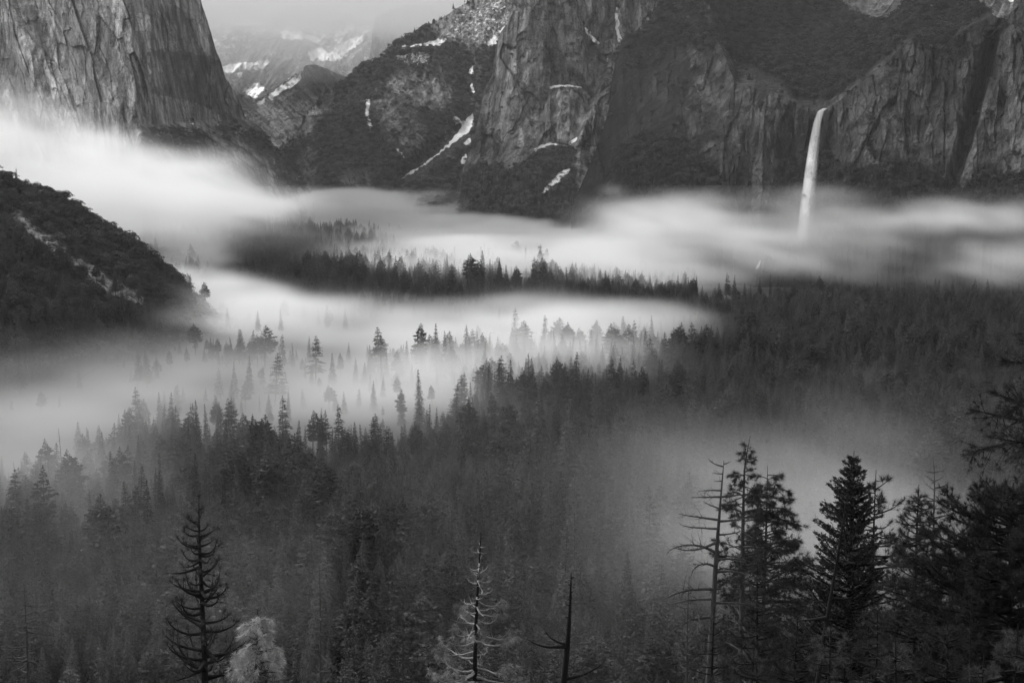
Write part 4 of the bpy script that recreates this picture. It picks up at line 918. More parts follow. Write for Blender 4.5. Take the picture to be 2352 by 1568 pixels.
def near_tree(name, label, u, v, d, H, seed, cb=0.4, tiers=24, per=4, R=3.0, prof=None, e0=0.1, e1=0.9, twig=3, tuft=14, tsize=0.34, tfrom=0.5, gap=0.1,
              side=None, side_amt=0.0, bark=None, trunk_mat=None, leaf=None, kind='tuft', trunk_r=0.22, lean=(0, 0), bend=0.0, separate=False, rthick=0.05, tspread=0.9, tdroop=0.0,
              top_dead=0.0, cat='tree', width=0.03, branches=None, wig=0.25, vcut=1600, inner=0.0):
    rs = np.random.RandomState(seed)
    if kind == 'bare': wig = wig * 1.5; twig = twig * 1.6
    x, y, zt = [float(q) for q in at(u, v, d)]; zg = float(gh(x, y)); H = max(H, 4); z0 = zt - H
    foot = min(z0, zg) - 0.5
    e = obj(name, None, loc=(x, y, zg)); tag(e, label, cat)
    prof = prof or (lambda f: (1 - f) ** 0.8)
    def axis(z):       # trunk centre, in the tree's own frame (z measured from the ground at its foot)
        t_ = (z - z0) / H; tt_ = max(0.0, t_)
        wob = 0.10 * math.sin(tt_ * 9 + seed) * (1 if tt_ < .97 else 1)
        return np.array([lean[0] * (t_ - 1) * H + bend * max(0, tt_ - 0.93) * 14 * 0.5 + wob * .6, lean[1] * (t_ - 1) * H, z - zg])
    zs = np.concatenate([np.linspace(foot, z0, 4)[:-1], np.linspace(z0, zt, 26)])
    P = np.array([axis(z) for z in zs]); tt = np.clip((zs - z0) / H, 0, 1)
    rad = trunk_r * (1 - tt) ** 0.85 + 0.018; rad[:3] *= 1.1
    mats = [bark or M_BARKD, leaf or M_NEED]
    tm = MB(); tm.tube(P, rad * (1 + 0.06 * rs.randn(len(rad))), 9)
    ztip = CAMZ - d * (vcut - HOR) / FPX     # nothing of the crown is needed far below the picture
    allw = MB(); alln = MB(); nbr = 0
    if branches is None:
        branches = []
        for i in range(tiers):
            f = (i + 0.25 * rs.rand()) / tiers; z = z0 + H * (cb + (0.985 - cb) * f)
            if z < ztip: continue
            a0 = rs.rand() * 6.28; nb = max(1, int(round(per * (0.75 + .5 * rs.rand()))))
            for b in range(nb):
                if rs.rand() < gap: continue
                an = a0 + b * 6.28 / nb + rs.randn() * 0.3
                L = R * prof(f) * (0.65 + 0.5 * rs.rand())
                if side is not None: L *= 1 + side_amt * math.cos(an - side)
                if L > 0.12: branches.append((z + rs.randn() * H * .008, an, L * (1.1 if rs.rand() < .12 else 1), e0 + rs.randn() * .2, e1 + rs.randn() * .25, f))
    for (z, an, L, ea, eb, f) in branches:
        nbr += 1
        o = axis(z); w = MB(); nd = MB(); n = max(5, int(4 + L * 2)); t = np.linspace(0, 1, n); el = ea + (eb - ea) * t ** 1.3
        st = L / (n - 1); az = an + np.cumsum(rs.randn(n) * wig * 0.4)
        dd = np.stack([np.cos(az) * np.cos(el), np.sin(az) * np.cos(el), np.sin(el)], 1)
        p = np.vstack([o, o + np.cumsum(dd[:-1] * st, 0)])
        r0 = min(rthick * (0.5 + L / 3.0), trunk_r * 0.7 * (1 - f) ** .5 + 0.015)
        w.tube(p, r0 * (1 - t) ** 0.8 + 0.008, 5)
        dead = f > 1 - top_dead
        tips, tdir = [p[-1]], [dd[-1]]
        ntw = int(twig * L) if L > 0.5 else 0
        for q in range(ntw):
            s_ = 0.25 + 0.72 * rs.rand(); k = min(int(s_ * (n - 1)), n - 2); fr = s_ * (n - 1) - k; b0 = p[k] * (1 - fr) + p[k + 1] * fr
            l2 = (0.22 + .35 * rs.rand()) * L * (1.15 - s_) + 0.12
            dv = dd[k] + rs.randn(3) * 0.75; dv[2] += 0.35 if eb > 0.2 else (-0.1 if kind != 'bare' else 0.25); dv /= np.linalg.norm(dv)
            c1 = b0 + dv * l2 * .5; dv2 = dv + np.array([0, 0, 0.35 if eb > 0.2 else -0.05]) + rs.randn(3) * .2; dv2 /= np.linalg.norm(dv2); c2 = c1 + dv2 * l2 * .5
            w.tube([b0, c1, c2], [r0 * .4 * (1 - s_) + .008, .009, .005], 4)
            if kind == 'bare' and rs.rand() < .7:
                for _ in range(2):
                    dv3 = dv + rs.randn(3) * .8; dv3 /= np.linalg.norm(dv3); w.tube([c1, c1 + dv3 * l2 * .4], [.007, .004], 3)
            if s_ > tfrom * 0.8 or kind == 'spray': tips += [c2, c1] if inner > 0 else [c2]; tdir += [dv2, dv2] if inner > 0 else [dv2]
        if not dead and kind == 'tuft' and tuft > 0:
            for q in range(int(L * 3 * inner)):
                s_ = tfrom + (1 - tfrom) * rs.rand(); k = min(int(s_ * (n - 1)), n - 2); tips.append(p[k] + (p[k + 1] - p[k]) * rs.rand()); tdir.append(dd[k])
            needles(nd, np.array(tips), np.array(tdir), tsize, tuft, rs, 0, tspread, width, tdroop)
        if kind == 'spray' and not dead:
            nn = int(26 + L * 46); s_ = rs.rand(nn) ** 0.7; k = np.minimum((s_ * (n - 1)).astype(int), n - 2)
            b0 = p[k]; lat = np.stack([-dd[k, 1], dd[k, 0], 0 * dd[k, 0]], 1) * np.where(rs.rand(nn) < .5, -1, 1)[:, None]
            off = rs.rand(nn, 1) * (0.12 + 0.30 * L * (1.05 - s_[:, None])); c = b0 + lat * off + dd[k] * off * .7 + rs.randn(nn, 3) * .05
            dv = lat * .6 + dd[k] + rs.randn(nn, 3) * .35; dv /= np.linalg.norm(dv, axis=1)[:, None]; wv = np.cross(dv, rs.randn(nn, 3)); wv /= np.linalg.norm(wv, axis=1)[:, None]
            nd.kites(c, dv * tsize * (0.3 + .3 * rs.rand(nn, 1)), wv * tsize * 0.16)
        if separate:
            b = obj('branch', w.mesh('branch', [mats[0]], True), e)
            if nd.V: obj('needles', nd.mesh('needles', [mats[1]]), b)
        else:
            for src, dst in ((w, allw), (nd, alln)):
                for kk in range(len(src.V)): pass
                if src.V:
                    VV = np.concatenate(src.V)
                    dst.add(VV, T=np.concatenate(src.T) if src.T else None, Q=np.concatenate(src.Q) if src.Q else None)
    obj('trunk', tm.mesh('trunk', [trunk_mat or mats[0]], True), e)
    if not separate and allw.V:
        c = obj('branches', allw.mesh('branches', [mats[0]], True), e); c['kind'] = 'stuff'
        if alln.V: obj('crown', alln.mesh('crown', [mats[1]]), e)
    elif kind != 'bare' and top_dead == 0:   # a tuft on the leader
        tp = MB(); needles(tp, np.array([axis(zt)] * 2), np.array([[0, 0, 1.0]] * 2), tsize, max(tuft, 8), rs, 0, .8, width); obj('top_tuft', tp.mesh('top_tuft', [mats[1]]), e)
    return e

M_BARKM = mat_bark('weathered_bark', 0.03, 0.09)
near_tree('pine_tree', 'young black pine with upturned branches at the lower left, standing over the forest', 458, 1142, 84, 22, 3, cb=0.45, tiers=22, per=4, R=3.7, prof=lambda f: (1 - f) ** 0.7,
          e0=-0.05, e1=1.0, twig=2.4, tuft=30, tsize=0.42, tfrom=0.7, gap=0.12, trunk_r=0.34, separate=True, rthick=0.09, width=0.016, bark=M_BARKD, leaf=M_NEED)
near_tree('pine_tree', 'short pale needled pine beside the young black pine', 588, 1398, 62, 12, 5, cb=0.25, tiers=24, per=6, R=2.6, prof=lambda f: (1 - f) ** 0.6, e0=0.3, e1=-0.3, twig=4,
          tuft=34, tsize=0.33, tfrom=0.35, gap=0.24, trunk_r=0.14, leaf=M_PALE, bark=M_BARKM, tspread=0.8, tdroop=0.35, width=0.016, inner=1.2)
near_tree('dead_tree', 'faint bare tree with long level branches at the lower left edge', 55, 1338, 120, 28, 7, cb=0.3, tiers=22, per=4, R=4.4, prof=lambda f: (1 - f) ** 0.5, e0=-0.05, e1=0.25, twig=1.6, kind='bare', trunk_r=0.24, bark=M_BARKM, rthick=0.05, separate=True)
near_tree('pine_tree', 'dim hazy pine with curved branches left of the pale-limbed tree', 925, 1346, 150, 30, 11, cb=0.3, tiers=26, per=5, R=4.6, prof=lambda f: (1 - f) ** 0.8, e0=-0.15, e1=0.7, twig=2.5, tuft=26, tsize=0.55, tfrom=0.5, trunk_r=0.26, bark=M_BARKM, leaf=M_NEEDM, width=0.03, inner=.4)
near_tree('pine_tree', 'thin hazy half-bare tree between the pale pine and the dim pine', 733, 1292, 165, 32, 13, cb=0.3, tiers=20, per=3, R=4.2, prof=lambda f: (1 - f) ** 0.5, e0=0.0, e1=0.4, twig=1.6, tuft=8, tsize=0.5, tfrom=0.6, gap=.3, trunk_r=0.2, bark=M_BARKM, leaf=M_NEEDM, width=0.03)
# the pale-limbed tree: bare curling limbs above, heavy tufts below
near_tree('pine_tree', 'dying pine with pale curling bare limbs on top and drooping tufts below', 1103, 1222, 66, 18, 17, cb=0.50, tiers=22, per=4, R=3.1, prof=lambda f: (1 - f) ** 0.85 * (1.0 if f < .55 else .9) + .08, e0=-0.35, e1=1.0, twig=2.4,
          tuft=34, tsize=0.30, tfrom=0.65, gap=0.34, trunk_r=0.21, bark=M_BARKP, leaf=M_PALE2, separate=True, top_dead=0.36, tdroop=0.5, width=0.018, lean=(0.035, 0), rthick=0.04, wig=1.25, vcut=1620, trunk_mat=M_BARKD, inner=.5)
near_tree('dead_tree', 'slim black dead snag with one long curved branch low on its left', 1311, 1314, 58, 14, 19, trunk_r=0.30, bark=M_BARKD, kind='bare', lean=(0.055, 0), separate=True, rthick=0.07, twig=0.0,
          branches=[(0, 0, 0, 0, 0, 0)][:0] + [(CAMZ - 58 * (1512 - HOR) / FPX, math.pi + .15, 2.0, 0.05, 0.75, 0.3), (CAMZ - 58 * (1505 - HOR) / FPX, math.pi - .25, 1.15, 0.1, 1.25, 0.3), (CAMZ - 58 * (1590 - HOR) / FPX, 0.2, 1.9, 0.1, .8, .2)]
          + [(CAMZ - 58 * (vv - HOR) / FPX, aa, .13 + .1 * (vv % 3) / 3, .3, .5, .8) for vv, aa in ((1345, .2), (1362, 3.0), (1380, .5), (1398, 2.9), (1412, 3.4), (1428, .1), (1442, 3.1), (1470, 3.3), (1495, 3.2))])
near_tree('dead_tree', 'bare broken-topped snag with long twiggy branches left of the tall fir', 1662, 1056, 118, 34, 23, trunk_r=0.52, bark=M_BARKM, kind='bare', lean=(0.05, 0), separate=True, rthick=0.07, twig=2.6, cb=.3,
          branches=[(CAMZ - 118 * (vv - HOR) / FPX, aa, L_, a_, b_, f_) for vv, aa, L_, a_, b_, f_ in ((1078, 3.1, 1.5, .2, 1.0, .6), (1072, .2, .7, .2, .6, .6), (1095, 3.0, .9, 0, .3, .5), (1112, 3.3, .8, 0, .2, .5), (1135, 3.1, 2.0, .05, -.2, .5), (1150, 3.2, 2.6, .0, -.1, .5), (1178, 2.9, 1.6, .3, .5, .5),
          (1150, .1, 2.6, .1, -.1, .5), (1170, 0, 2.0, .1, -.5, .5), (1205, 3.1, 3.6, .1, .1, .4), (1226, 3.0, 3.4, -.1, .3, .4), (1208, .1, 3.3, .0, .2, .4), (1240, .3, 2.4, .0, .4, .4), (1258, 3.2, 4.2, -.35, .4, .4), (1285, 3.1, 4.6, .5, -.8, .4), (1318, 3.3, 3.4, .5, -1.3, .4), (1330, .1, 3.8, .1, -.4, .4),
          (1372, 3.1, 5.4, .1, -.6, .3), (1395, 2.9, 4.4, -.1, -.3, .3), (1405, .3, 3.9, 0, -.4, .3), (1440, 3.2, 5.6, .1, -.4, .3), (1300, .4, 3.2, 0, -.3, .4))])
near_tree('fir_tree', 'tallest foreground fir with a bent tip and flat flagging branches', 1712, 1000, 128, 40, 29, cb=0.28, tiers=42, per=5, R=6.0, prof=lambda f: (1 - f) ** 0.62, e0=0.12, e1=-0.35, twig=4.0, tuft=22, tsize=0.42, tfrom=0.5, gap=0.38,
          trunk_r=0.5, bark=M_BARKM, leaf=M_NEEDM, side=0.0, side_amt=0.15, bend=0.9, width=0.028, inner=.9)
near_tree('pine_tree', 'full pine close behind the tallest fir on its right', 1762, 1068, 138, 38, 31, cb=0.2, tiers=40, per=6, R=7.2, prof=lambda f: (1 - f) ** 0.7 + .1, e0=0.15, e1=-0.2, twig=3.4, tuft=24, tsize=0.55, tfrom=0.45, gap=0.15, trunk_r=0.42, bark=M_BARKM, leaf=M_NEEDM, side=0.0, side_amt=0.25, width=0.03, inner=1.2)
near_tree('fir_tree', 'dense pointed fir in the middle of the right foreground', 1960, 1034, 96, 30, 37, cb=0.15, tiers=70, per=7, R=6.6, prof=lambda f: (1 - f) ** 0.62, e0=0.3, e1=0.8, twig=0.8, kind='spray', tsize=0.26, gap=0.08, trunk_r=0.3, leaf=M_NEEDM, side=math.pi, side_amt=.12)
near_tree('pine_tree', 'pine with brushy rounded tufts behind the dense pointed fir', 2013, 1078, 104, 30, 41, cb=0.25, tiers=34, per=4, R=6.2, prof=lambda f: (1 - f) ** 0.6, e0=-0.05, e1=0.65, twig=2.6, tuft=34, tsize=0.42, tfrom=0.55, gap=0.08, trunk_r=0.27, side=0.0, side_amt=.2, width=0.02, inner=.5)
near_tree('dead_tree', 'leaning dead pole crossing in front of the dense pointed fir', 1942, 1142, 62, 20, 43, trunk_r=0.21, bark=M_BARKD, kind='bare', lean=(0.115, 0), separate=True, rthick=0.09, twig=2.0,
          branches=[(CAMZ - 62 * (vv - HOR) / FPX, aa, L_, a_, b_, f_) for vv, aa, L_, a_, b_, f_ in ((1395, .1, 1.2, .0, -.2, .4), (1440, 3.1, 1.5, -.2, .1, .3), (1448, 0, .6, .1, -.3, .3), (1480, .2, 1.0, -.4, -.5, .3), (1240, 3.0, .2, .2, .2, .6), (1340, 3.2, .3, .2, .4, .5))])
near_tree('pine_tree', 'dark bottlebrush pine right of the dense fir', 2112, 1112, 78, 26, 47, cb=0.1, tiers=60, per=7, R=4.2, prof=lambda f: (1 - f) ** 0.62 + .02, e0=0.0, e1=0.6, twig=2.4, tuft=34, tsize=0.34, tfrom=0.5, gap=0.06, trunk_r=0.22, width=0.015, inner=.9)
near_tree('dead_tree', 'pale hazy half-dead tree behind the bottlebrush pine', 2150, 1052, 165, 36, 53, cb=0.45, tiers=18, per=3, R=3.4, prof=lambda f: .35 + .8 * math.sin(max(0, 1 - f) * 2.2) * .8, e0=0.15, e1=0.35, twig=2.6, kind='bare', trunk_r=0.3, bark=M_BARKM, leaf=M_NEEDM, rthick=.07, separate=True, bend=-0.6)
near_tree('pine_tree', 'big dark round-crowned pine filling the right edge', 2330, 1108, 72, 26, 59, cb=0.0, tiers=56, per=9, R=5.4, prof=lambda f: (1 - f ** 8) ** .7 + .04, e0=0.1, e1=0.5, twig=3.2, tuft=34, tsize=0.34, tfrom=0.4, gap=0.05, trunk_r=0.34, width=0.018, inner=1.2)
near_tree('pine_tree', 'hazy full pine in front of the mist left of the big dark pine', 2248, 1212, 120, 30, 61, cb=0.1, tiers=38, per=7, R=6.0, prof=lambda f: (1 - f) ** 0.5, e0=0.1, e1=0.4, twig=3, tuft=26, tsize=0.5, tfrom=0.4, trunk_r=0.28, bark=M_BARKM, leaf=M_NEEDM, width=0.026, inner=1)
near_tree('dead_tree', 'slender bare sapling left of the broken-topped snag', 1582, 1322, 105, 22, 67, cb=0.25, tiers=20, per=4, R=3.4, prof=lambda f: (1 - f) ** 0.7, e0=-0.1, e1=0.65, twig=1.8, kind='bare', trunk_r=0.14, bark=M_BARKM, separate=True, rthick=0.035)
near_tree('pine_tree', 'dark young pine below the tallest fir', 1742, 1292, 88, 24, 71, cb=0.1, tiers=40, per=6, R=4.8, prof=lambda f: (1 - f) ** 0.7, e0=0.0, e1=0.6, twig=2.6, tuft=30, tsize=0.36, tfrom=0.45, trunk_r=0.2, width=0.018, inner=.8)
near_tree('pine_tree', 'young pine with a thin black trunk at the foot of the snag', 1640, 1392, 80, 20, 73, cb=0.1, tiers=26, per=5, R=3.0, prof=lambda f: (1 - f) ** 0.6, e0=0.0, e1=0.6, twig=2.6, tuft=24, tsize=0.36, tfrom=0.45, trunk_r=0.18, width=0.016, inner=.6, leaf=M_NEEDM)
LOW = [(1830, 1420, 76, 3.2, 'low bushy pine between the dark young pine and the leaning pole'), (1905, 1440, 56, 2.6, 'nearest low pine around the foot of the leaning pole'), (2015, 1400, 70, 3.2, 'low pine below the brushy tufted one'), (2060, 1470, 54, 2.4, 'short bushy pine at the bottom right of centre'),
       (2180, 1420, 66, 3.2, 'low dark pine between the bottlebrush pine and the right edge'), (2262, 1500, 50, 2.5, 'short pine at the bottom near the right corner'), (1730, 1490, 64, 2.8, 'short pine at the bottom below the dark young pine'), (2335, 1430, 52, 3.0, 'low dark pine in the bottom right corner')]
for n_, (u_, v_, d_, R_, lab) in enumerate(LOW):
    near_tree('pine_tree', lab, u_, v_, d_, 14, 80 + n_, cb=0.15, tiers=20, per=6, R=R_, prof=lambda f: (1 - f) ** 0.45, e0=0.1, e1=0.6, twig=3, tuft=34, tsize=0.3, tfrom=0.4, gap=0.1, trunk_r=0.15, width=0.012, inner=1, leaf=M_NEEDM if n_ % 2 else M_NEED)
near_tree('dead_tree', 'slim bare sapling between the bottlebrush pine and the right edge', 2236, 1350, 60, 14, 97, cb=0.2, tiers=18, per=3, R=1.3, prof=lambda f: (1 - f) ** 0.6, e0=0, e1=.4, twig=1.5, kind='bare', trunk_r=0.07, bark=M_BARKD, separate=True, rthick=0.02)
# the tree whose boughs reach in from the right; its trunk stands outside the picture
D9 = 46
near_tree('pine_tree', 'pine outside the right edge whose tufted boughs reach into view', 2475, 640, D9, 20, 101, trunk_r=0.34, bark=M_BARKD, separate=True, rthick=.055, twig=8, tuft=34, tsize=0.24, tfrom=.2, width=0.010, inner=2.0, wig=.3,
          branches=[(CAMZ - D9 * (vv - HOR) / FPX, aa, L_, a_, b_, .4) for vv, aa, L_, a_, b_ in ((1000, 3.1, 3.6, -.12, -.35), (1012, 3.5, 3.3, 0, -.2), (985, 2.7, 3.2, .05, .2), (1030, 3.25, 2.9, .1, .2), (905, 3.2, 2.7, -.1, -.5), (835, 3.0, 2.4, .0, .1), (860, 3.4, 2.3, .1, .2), (770, 3.2, 2.0, 0, .2), (800, 2.9, 1.9, 0, .4), (960, 3.0, 2.6, .2, .4))])
# twigs of low shrubs along the bottom edge
for n_, (u_, v_, d_, h_, lab) in enumerate([(240, 1535, 50, 2.0, 'bare twiggy shrub top at the bottom left'), (345, 1500, 46, 2.2, 'crooked bare shoot with a dark tip left of the black pine'), (690, 1535, 44, 1.8, 'thin bare twigs at the bottom right of the pale pine'), (822, 1545, 44, 1.6, 'small bare twigs at the bottom below the dim pine'), (1375, 1552, 48, 1.6, 'bare twigs at the bottom right of the black snag')]):
    x, y, zt = [float(q) for q in at(u_, v_, d_)]; zg = float(gh(x, y)); rs = np.random.RandomState(300 + n_); e = obj('shrub', None, loc=(x, y, zg)); tag(e, lab, 'shrub'); hh = zt - zg
    for k in range(9):
        a = rs.rand() * 6.28; sp = 0.35 + .5 * rs.rand(); b = MB(); t_ = np.linspace(0, 1, 8); L_ = hh * (0.9 + .12 * rs.rand())
        P = np.stack([np.cos(a) * sp * t_ ** 2 + .04 * np.sin(t_ * 9 + k), np.sin(a) * sp * t_ ** 2, L_ * t_], 1); b.tube(P, .03 * (1 - t_) + .006, 4)
        for q in range(7):
            s_ = .86 + .13 * rs.rand(); p0 = np.array([np.cos(a) * sp * s_ ** 2, np.sin(a) * sp * s_ ** 2, L_ * s_]); dv = rs.randn(3) * .5 + np.array([0, 0, .7]); dv /= np.linalg.norm(dv); b.tube([p0, p0 + dv * .25], [.007, .003], 3)
        obj('stem', b.mesh('stem', [M_BARKM], True), e)

# ------------------------------------------------------------------ fog, cloud and air
def fog_volume(name, lo, hi, n, dens, mat, label):
    me = bpy.data.meshes.new(name); me.vertices.add(dens.size); a = me.attributes.new('density', 'FLOAT', 'POINT'); a.data.foreach_set('value', dens.astype(np.float32).ravel())
    co = np.zeros((dens.size, 3), np.float32); co[:] = (np.array(lo) + np.array(hi)) / 2; co[0] = lo; co[-1] = hi; me.vertices.foreach_set('co', co.ravel())
    me.materials.append(mat); o = obj(name, me); tag(o, label, 'fog', kind='stuff')
    ng = bpy.data.node_groups.new(name, 'GeometryNodeTree')
    ng.interface.new_socket('Geometry', in_out='INPUT', socket_type='NodeSocketGeometry'); ng.interface.new_socket('Geometry', in_out='OUTPUT', socket_type='NodeSocketGeometry')
    N = ng.nodes.new; L = ng.links.new; gi = N('NodeGroupInput'); go = N('NodeGroupOutput'); vc = N('GeometryNodeVolumeCube')
    vc.inputs['Min'].default_value = lo; vc.inputs['Max'].default_value = hi
    for k, q in zip('XYZ', n): vc.inputs['Resolution ' + k].default_value = q
    sep = N('ShaderNodeSeparateXYZ'); L(N('GeometryNodeInputPosition').outputs[0], sep.inputs[0])
    def m(op, a, b, cls='ShaderNodeMath'):
        x = N(cls); x.operation = op
        for i, v in enumerate((a, b)):
            if v is None: continue
            if hasattr(v, 'links'): L(v, x.inputs[i])
            else: x.inputs[i].default_value = v
        return x.outputs[0]
    ii = [m('ROUND', m('MULTIPLY', m('SUBTRACT', sep.outputs[k], lo[k]), (n[k] - 1) / (hi[k] - lo[k])), None) for k in range(3)]
    F = 'FunctionNodeIntegerMath'; idx = m('ADD', m('MULTIPLY', m('ADD', m('MULTIPLY', ii[0], n[1], F), ii[1], F), n[2], F), ii[2], F)
    na = N('GeometryNodeInputNamedAttribute'); na.data_type = 'FLOAT'; na.inputs[0].default_value = 'density'
    si = N('GeometryNodeSampleIndex'); si.data_type = 'FLOAT'; si.domain = 'POINT'
    L(gi.outputs[0], si.inputs['Geometry']); L(na.outputs[0], si.inputs['Value']); L(idx, si.inputs['Index']); L(si.outputs[0], vc.inputs['Density'])
    s_ = N('GeometryNodeSetMaterial'); L(vc.outputs[0], s_.inputs[0]); s_.inputs['Material'].default_value = mat; L(s_.outputs[0], go.inputs[0])
    o.modifiers.new('fog', 'NODES').node_group = ng
    return o
def vol_mat(name, color, density, g=0.0):
    m = bpy.data.materials.new(name); m.use_nodes = True; t = m.node_tree; t.nodes.clear(); o = t.nodes.new('ShaderNodeOutputMaterial'); p = t.nodes.new('ShaderNodeVolumePrincipled')
    p.inputs['Color'].default_value = (color, color, color, 1); p.inputs['Density'].default_value = density; p.inputs['Anisotropy'].default_value = g; t.links.new(p.outputs[0], o.inputs['Volume']); return m

FLO, FHI, FN = (-1350.0, 240.0, -8.0), (1350.0, 4400.0, 352.0), (214, 300, 90)
ax = [np.linspace(a, b, c, dtype=np.float32) for a, b, c in zip(FLO, FHI, FN)]
GX, GY, GZ = np.meshgrid(*ax, indexing='ij')
wx = 70 * pn3(GX / 260, GY / 330, GZ / 60, 1) + 45 * pn3(GX / 95, GY / 130, GZ / 26, 2)
wz = 15 * pn3(GX / 170, GY / 230, GZ / 50, 3) + 10 * pn3(GX / 60, GY / 80, GZ / 22, 4)
tex = 0.5 + 0.25 * pn3(GX / 34 + GZ / 30, GY / 60, GZ / 9, 7) + 0.55 * pn3(GX / 190, GY / 170, GZ / 24, 5) + 0.4 * pn3(GX / 70, GY / 80, GZ / 13, 6)
tex2 = 0.5 + 0.6 * pn3(GX / 100 + GZ / 90, GY / 110, GZ / 48, 14) + 0.45 * pn3(GX / 42 + GZ / 30, GY / 55, GZ / 20, 15)
wz2 = 22 * pn3(GX / 110, GY / 130, GZ / 70, 16) + 9 * pn3(GX / 45, GY / 60, GZ / 30, 17)
D = np.zeros(GX.shape, np.float32)
TOPS = np.interp(GY, [900, 1500, 1900, 2300, 2800, 3400], [0, 0, 4, 22, 52, 62]).astype(np.float32)     # the fog thickens up the valley
def sheet(u, v, ru, rv, top, dens, soft=14.0, base=-20.0, rough=0.5, tilt=0.0, ymin=0.0, rise=1.0):
    """a flat bank of valley fog: an oval patch (seen at u, v on its top surface) with a soft uneven top"""
    global D
    tp = top + rise * TOPS
    UU, VV = project(GX + wx, GY, tp)
    q = ((UU - u) / ru) ** 2 + ((VV - v - tilt * (UU - u)) / rv) ** 2
    edge = np.exp(-q ** 1.6 * 0.8)
    D += (dens * edge * sm(ymin - 60, ymin + 40, GY) * sm(soft, -soft, GZ + wz - tp) * sm(base - 6, base + 6, GZ) * np.clip(1 + rough * (tex - .5) * 2, 0.05, 3)).astype(np.float32)
def puff(u, v, d, ru, rv, rd, dens, rough=0.8, tilt=0.0):
    """a drifting bank with height of its own: centre direction and distance, half-sizes ru, rv seen there, rd in depth (metres)"""
    global D
    s = d / FPX; x, y, z = [float(q) for q in at(u, v, d)]
    dx = (GX + wx * .5 - x); dz = GZ + wz2 - z + tilt * dx
    q = (dx / (ru * s)) ** 2 + ((GY - y) / rd) ** 2 + (dz / (rv * s)) ** 2
    D += (dens * np.exp(-q ** 1.25) * np.clip(1 + rough * (tex2 - .5) * 2.6, 0.0, 3.5)).astype(np.float32)
# near left field
sheet(20, 900, 260, 125, 42, .0013, soft=26, rough=1.1); sheet(330, 845, 260, 56, 42, .0017, soft=22, rough=1.2); sheet(640, 880, 330, 46, 34, .0025, soft=18, rough=1.2); sheet(1000, 935, 260, 24, 26, .0018, soft=14); sheet(30, 1010, 230, 70, 40, .0030, soft=24); sheet(860, 830, 260, 40, 34, .0045, soft=16, rough=1.2)
# centre
sheet(1120, 715, 250, 36, 36, .008, rough=1.3); sheet(1350, 742, 180, 34, 36, .011, rough=.9); sheet(880, 775, 330, 34, 38, .0045, soft=16, rough=1.3); sheet(630, 695, 200, 30, 38, .0055, soft=16, rough=1.3); sheet(1120, 800, 240, 30, 36, .006, soft=16, rough=1.3)
sheet(520, 645, 150, 24, 44, .010, tilt=.22, rough=1.2); sheet(370, 575, 70, 50, 56, .014, tilt=.4); puff(370, 505, 2000, 90, 36, 140, .0025)
# far bright sheet
sheet(1230, 530, 330, 50, 36, .030, soft=10, rough=.8); sheet(1050, 560, 120, 16, 26, .014, soft=8); sheet(1000, 464, 380, 26, 54, .03, soft=10, tilt=.02, ymin=2980); sheet(690, 452, 300, 26, 68, .03, soft=12, tilt=.02, ymin=3050); sheet(1480, 535, 150, 40, 50, .014, soft=16)
# upper left bank against the great wall
puff(40, 350, 2000, 150, 85, 240, .0055); puff(210, 420, 2050, 180, 68, 260, .0075); puff(380, 436, 2150, 150, 58, 260, .009); puff(500, 466, 2300, 110, 30, 200, .008); puff(600, 470, 2350, 110, 22, 160, .008); puff(330, 490, 2000, 230, 60, 250, .011); puff(-20, 280, 1950, 70, 70, 200, .004); puff(250, 350, 2250, 90, 34, 200, .0014)
# right, at the foot of the dark cliff
puff(1640, 520, 2050, 190, 50, 110, .0065); puff(1500, 500, 2200, 120, 34, 120, .009); puff(1760, 560, 1990, 170, 50, 90, .0038); puff(2120, 498, 1830, 240, 24, 110, .0075, tilt=.03); puff(2300, 490, 1760, 160, 30, 100, .007); puff(1400, 445, 2330, 28, 22, 60, .004)
puff(2000, 560, 1880, 240, 60, 90, .0030); puff(2340, 590, 1720, 110, 46, 120, .009); puff(1910, 460, 2040, 110, 26, 90, .0025); puff(1600, 468, 2150, 90, 26, 80, .003); puff(2280, 630, 1760, 160, 28, 90, .005)
puff(1850, 550, 2110, 60, 34, 45, .006, .9); puff(1790, 590, 2040, 110, 26, 50, .003)
# thin mist in the right-hand forest and the big soft one on the near right slope
puff(2080, 880, 1050, 170, 30, 70, .0016); puff(1780, 1150, 500, 300, 130, 110, .0036, 1.1); puff(2050, 1110, 540, 300, 85, 100, .0032, 1.1); puff(1560, 1290, 470, 190, 150, 90, .0011, .8); puff(2200, 1170, 490, 260, 120, 90, .0018, .7); puff(1900, 1020, 560, 220, 40, 60, .0008, .9); puff(1850, 610, 1860, 260, 30, 60, .0025); puff(1450, 1450, 440, 200, 120, 90, .0003, .7)
puff(450, 1400, 305, 800, 280, 40, .0008, .5); puff(1150, 1450, 305, 450, 260, 40, .0004, .5)
# faint ground mist over the near forest
D += (.00024 * sm(110, 0, GZ) * sm(240, 300, GY) * sm(1100, 500, GY) * np.clip(.6 + tex, 0, 2)).astype(np.float32)
D += (.0014 * sm(14, -8, GZ + wz) * sm(500, 900, GY) * np.clip(tex * 1.4 - .2, 0, 2)).astype(np.float32)
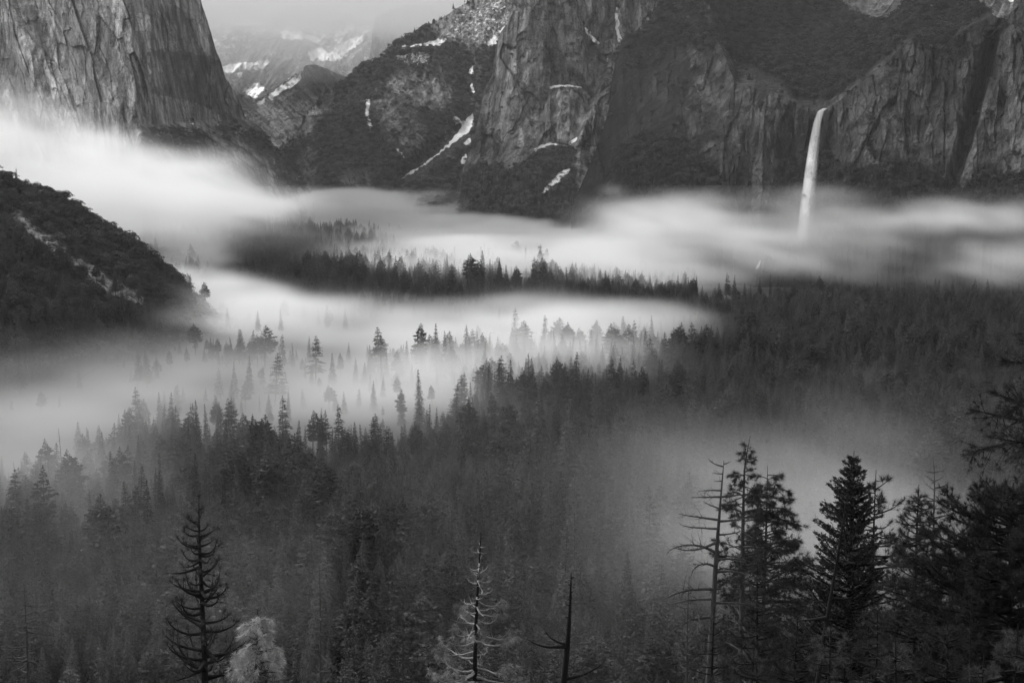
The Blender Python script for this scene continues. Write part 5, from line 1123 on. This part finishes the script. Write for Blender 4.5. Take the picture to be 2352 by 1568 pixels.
# clear air at the volume's own walls
for gg, lo_, hi_, w_ in ((GX, FLO[0], FHI[0], 120), (GY, FLO[1], FHI[1], 60)):
    D *= sm(lo_ + 5, lo_ + w_, gg).astype(np.float32) * sm(hi_ - 5, hi_ - w_, gg).astype(np.float32)
D *= sm(FHI[2] - 2, FHI[2] - 40, GZ).astype(np.float32)
D[D < 2e-5] = 0
M_FOG = vol_mat('fog', 0.995, 1.0, 0.25)
fog_volume('fog', FLO, FHI, FN, D, M_FOG, 'layered white valley fog lying between the trees')
del GX, GY, GZ, wx, wz, wz2, tex, tex2, D
# cloud over the far domes
CLO, CHI, CN = (-3600.0, 2950.0, 20.0), (1100.0, 8600.0, 1490.0), (86, 90, 48)
ax = [np.linspace(a, b, c, dtype=np.float32) for a, b, c in zip(CLO, CHI, CN)]
GX, GY, GZ = np.meshgrid(*ax, indexing='ij')
n1 = pn3(GX / 700 + GZ / 500, GY / 900, GZ / 260, 8) + .5 * pn3(GX / 260 + GZ / 200, GY / 400, GZ / 110, 9)
UU, VV = project(GX, GY, GZ)
C = (.0011 * sm(80, 0, VV + 60 * n1) * sm(1130, 1020, UU) + .00026 * np.clip(.55 + n1, 0, 2) * sm(230, 60, VV) + .00009) * sm(4500, 5100, GY) + (6e-5 + 1.0e-4 * sm(3500, 4300, GY)) * sm(1250, 1000, UU)
for gg, lo_, hi_, w_ in ((GX, CLO[0], CHI[0], 250), (GY, CLO[1], CHI[1], 400), (GZ, CLO[2], CHI[2], 120)): C *= sm(lo_, lo_ + w_, gg) * sm(hi_, hi_ - w_, gg)
fog_volume('cloud', CLO, CHI, CN, C.astype(np.float32), vol_mat('cloud', .995, 1.0, 0.2), 'soft grey cloud hanging over the far snowy domes')
del GX, GY, GZ, UU, VV, C
# the air itself
V8 = [(sx, sy, sz) for sz in (-80.0, 1700.0) for sx, sy in ((-9500, -320), (9500, -320), (9500, 27000), (-9500, 27000))]
hz = obj('haze', mesh_np('haze', V8, quads=[(0, 3, 2, 1), (4, 5, 6, 7), (0, 1, 5, 4), (1, 2, 6, 5), (2, 3, 7, 6), (3, 0, 4, 7)], mats=[vol_mat('haze', 0.98, 1.7e-5, 0.2)])); tag(hz, kind='stuff')
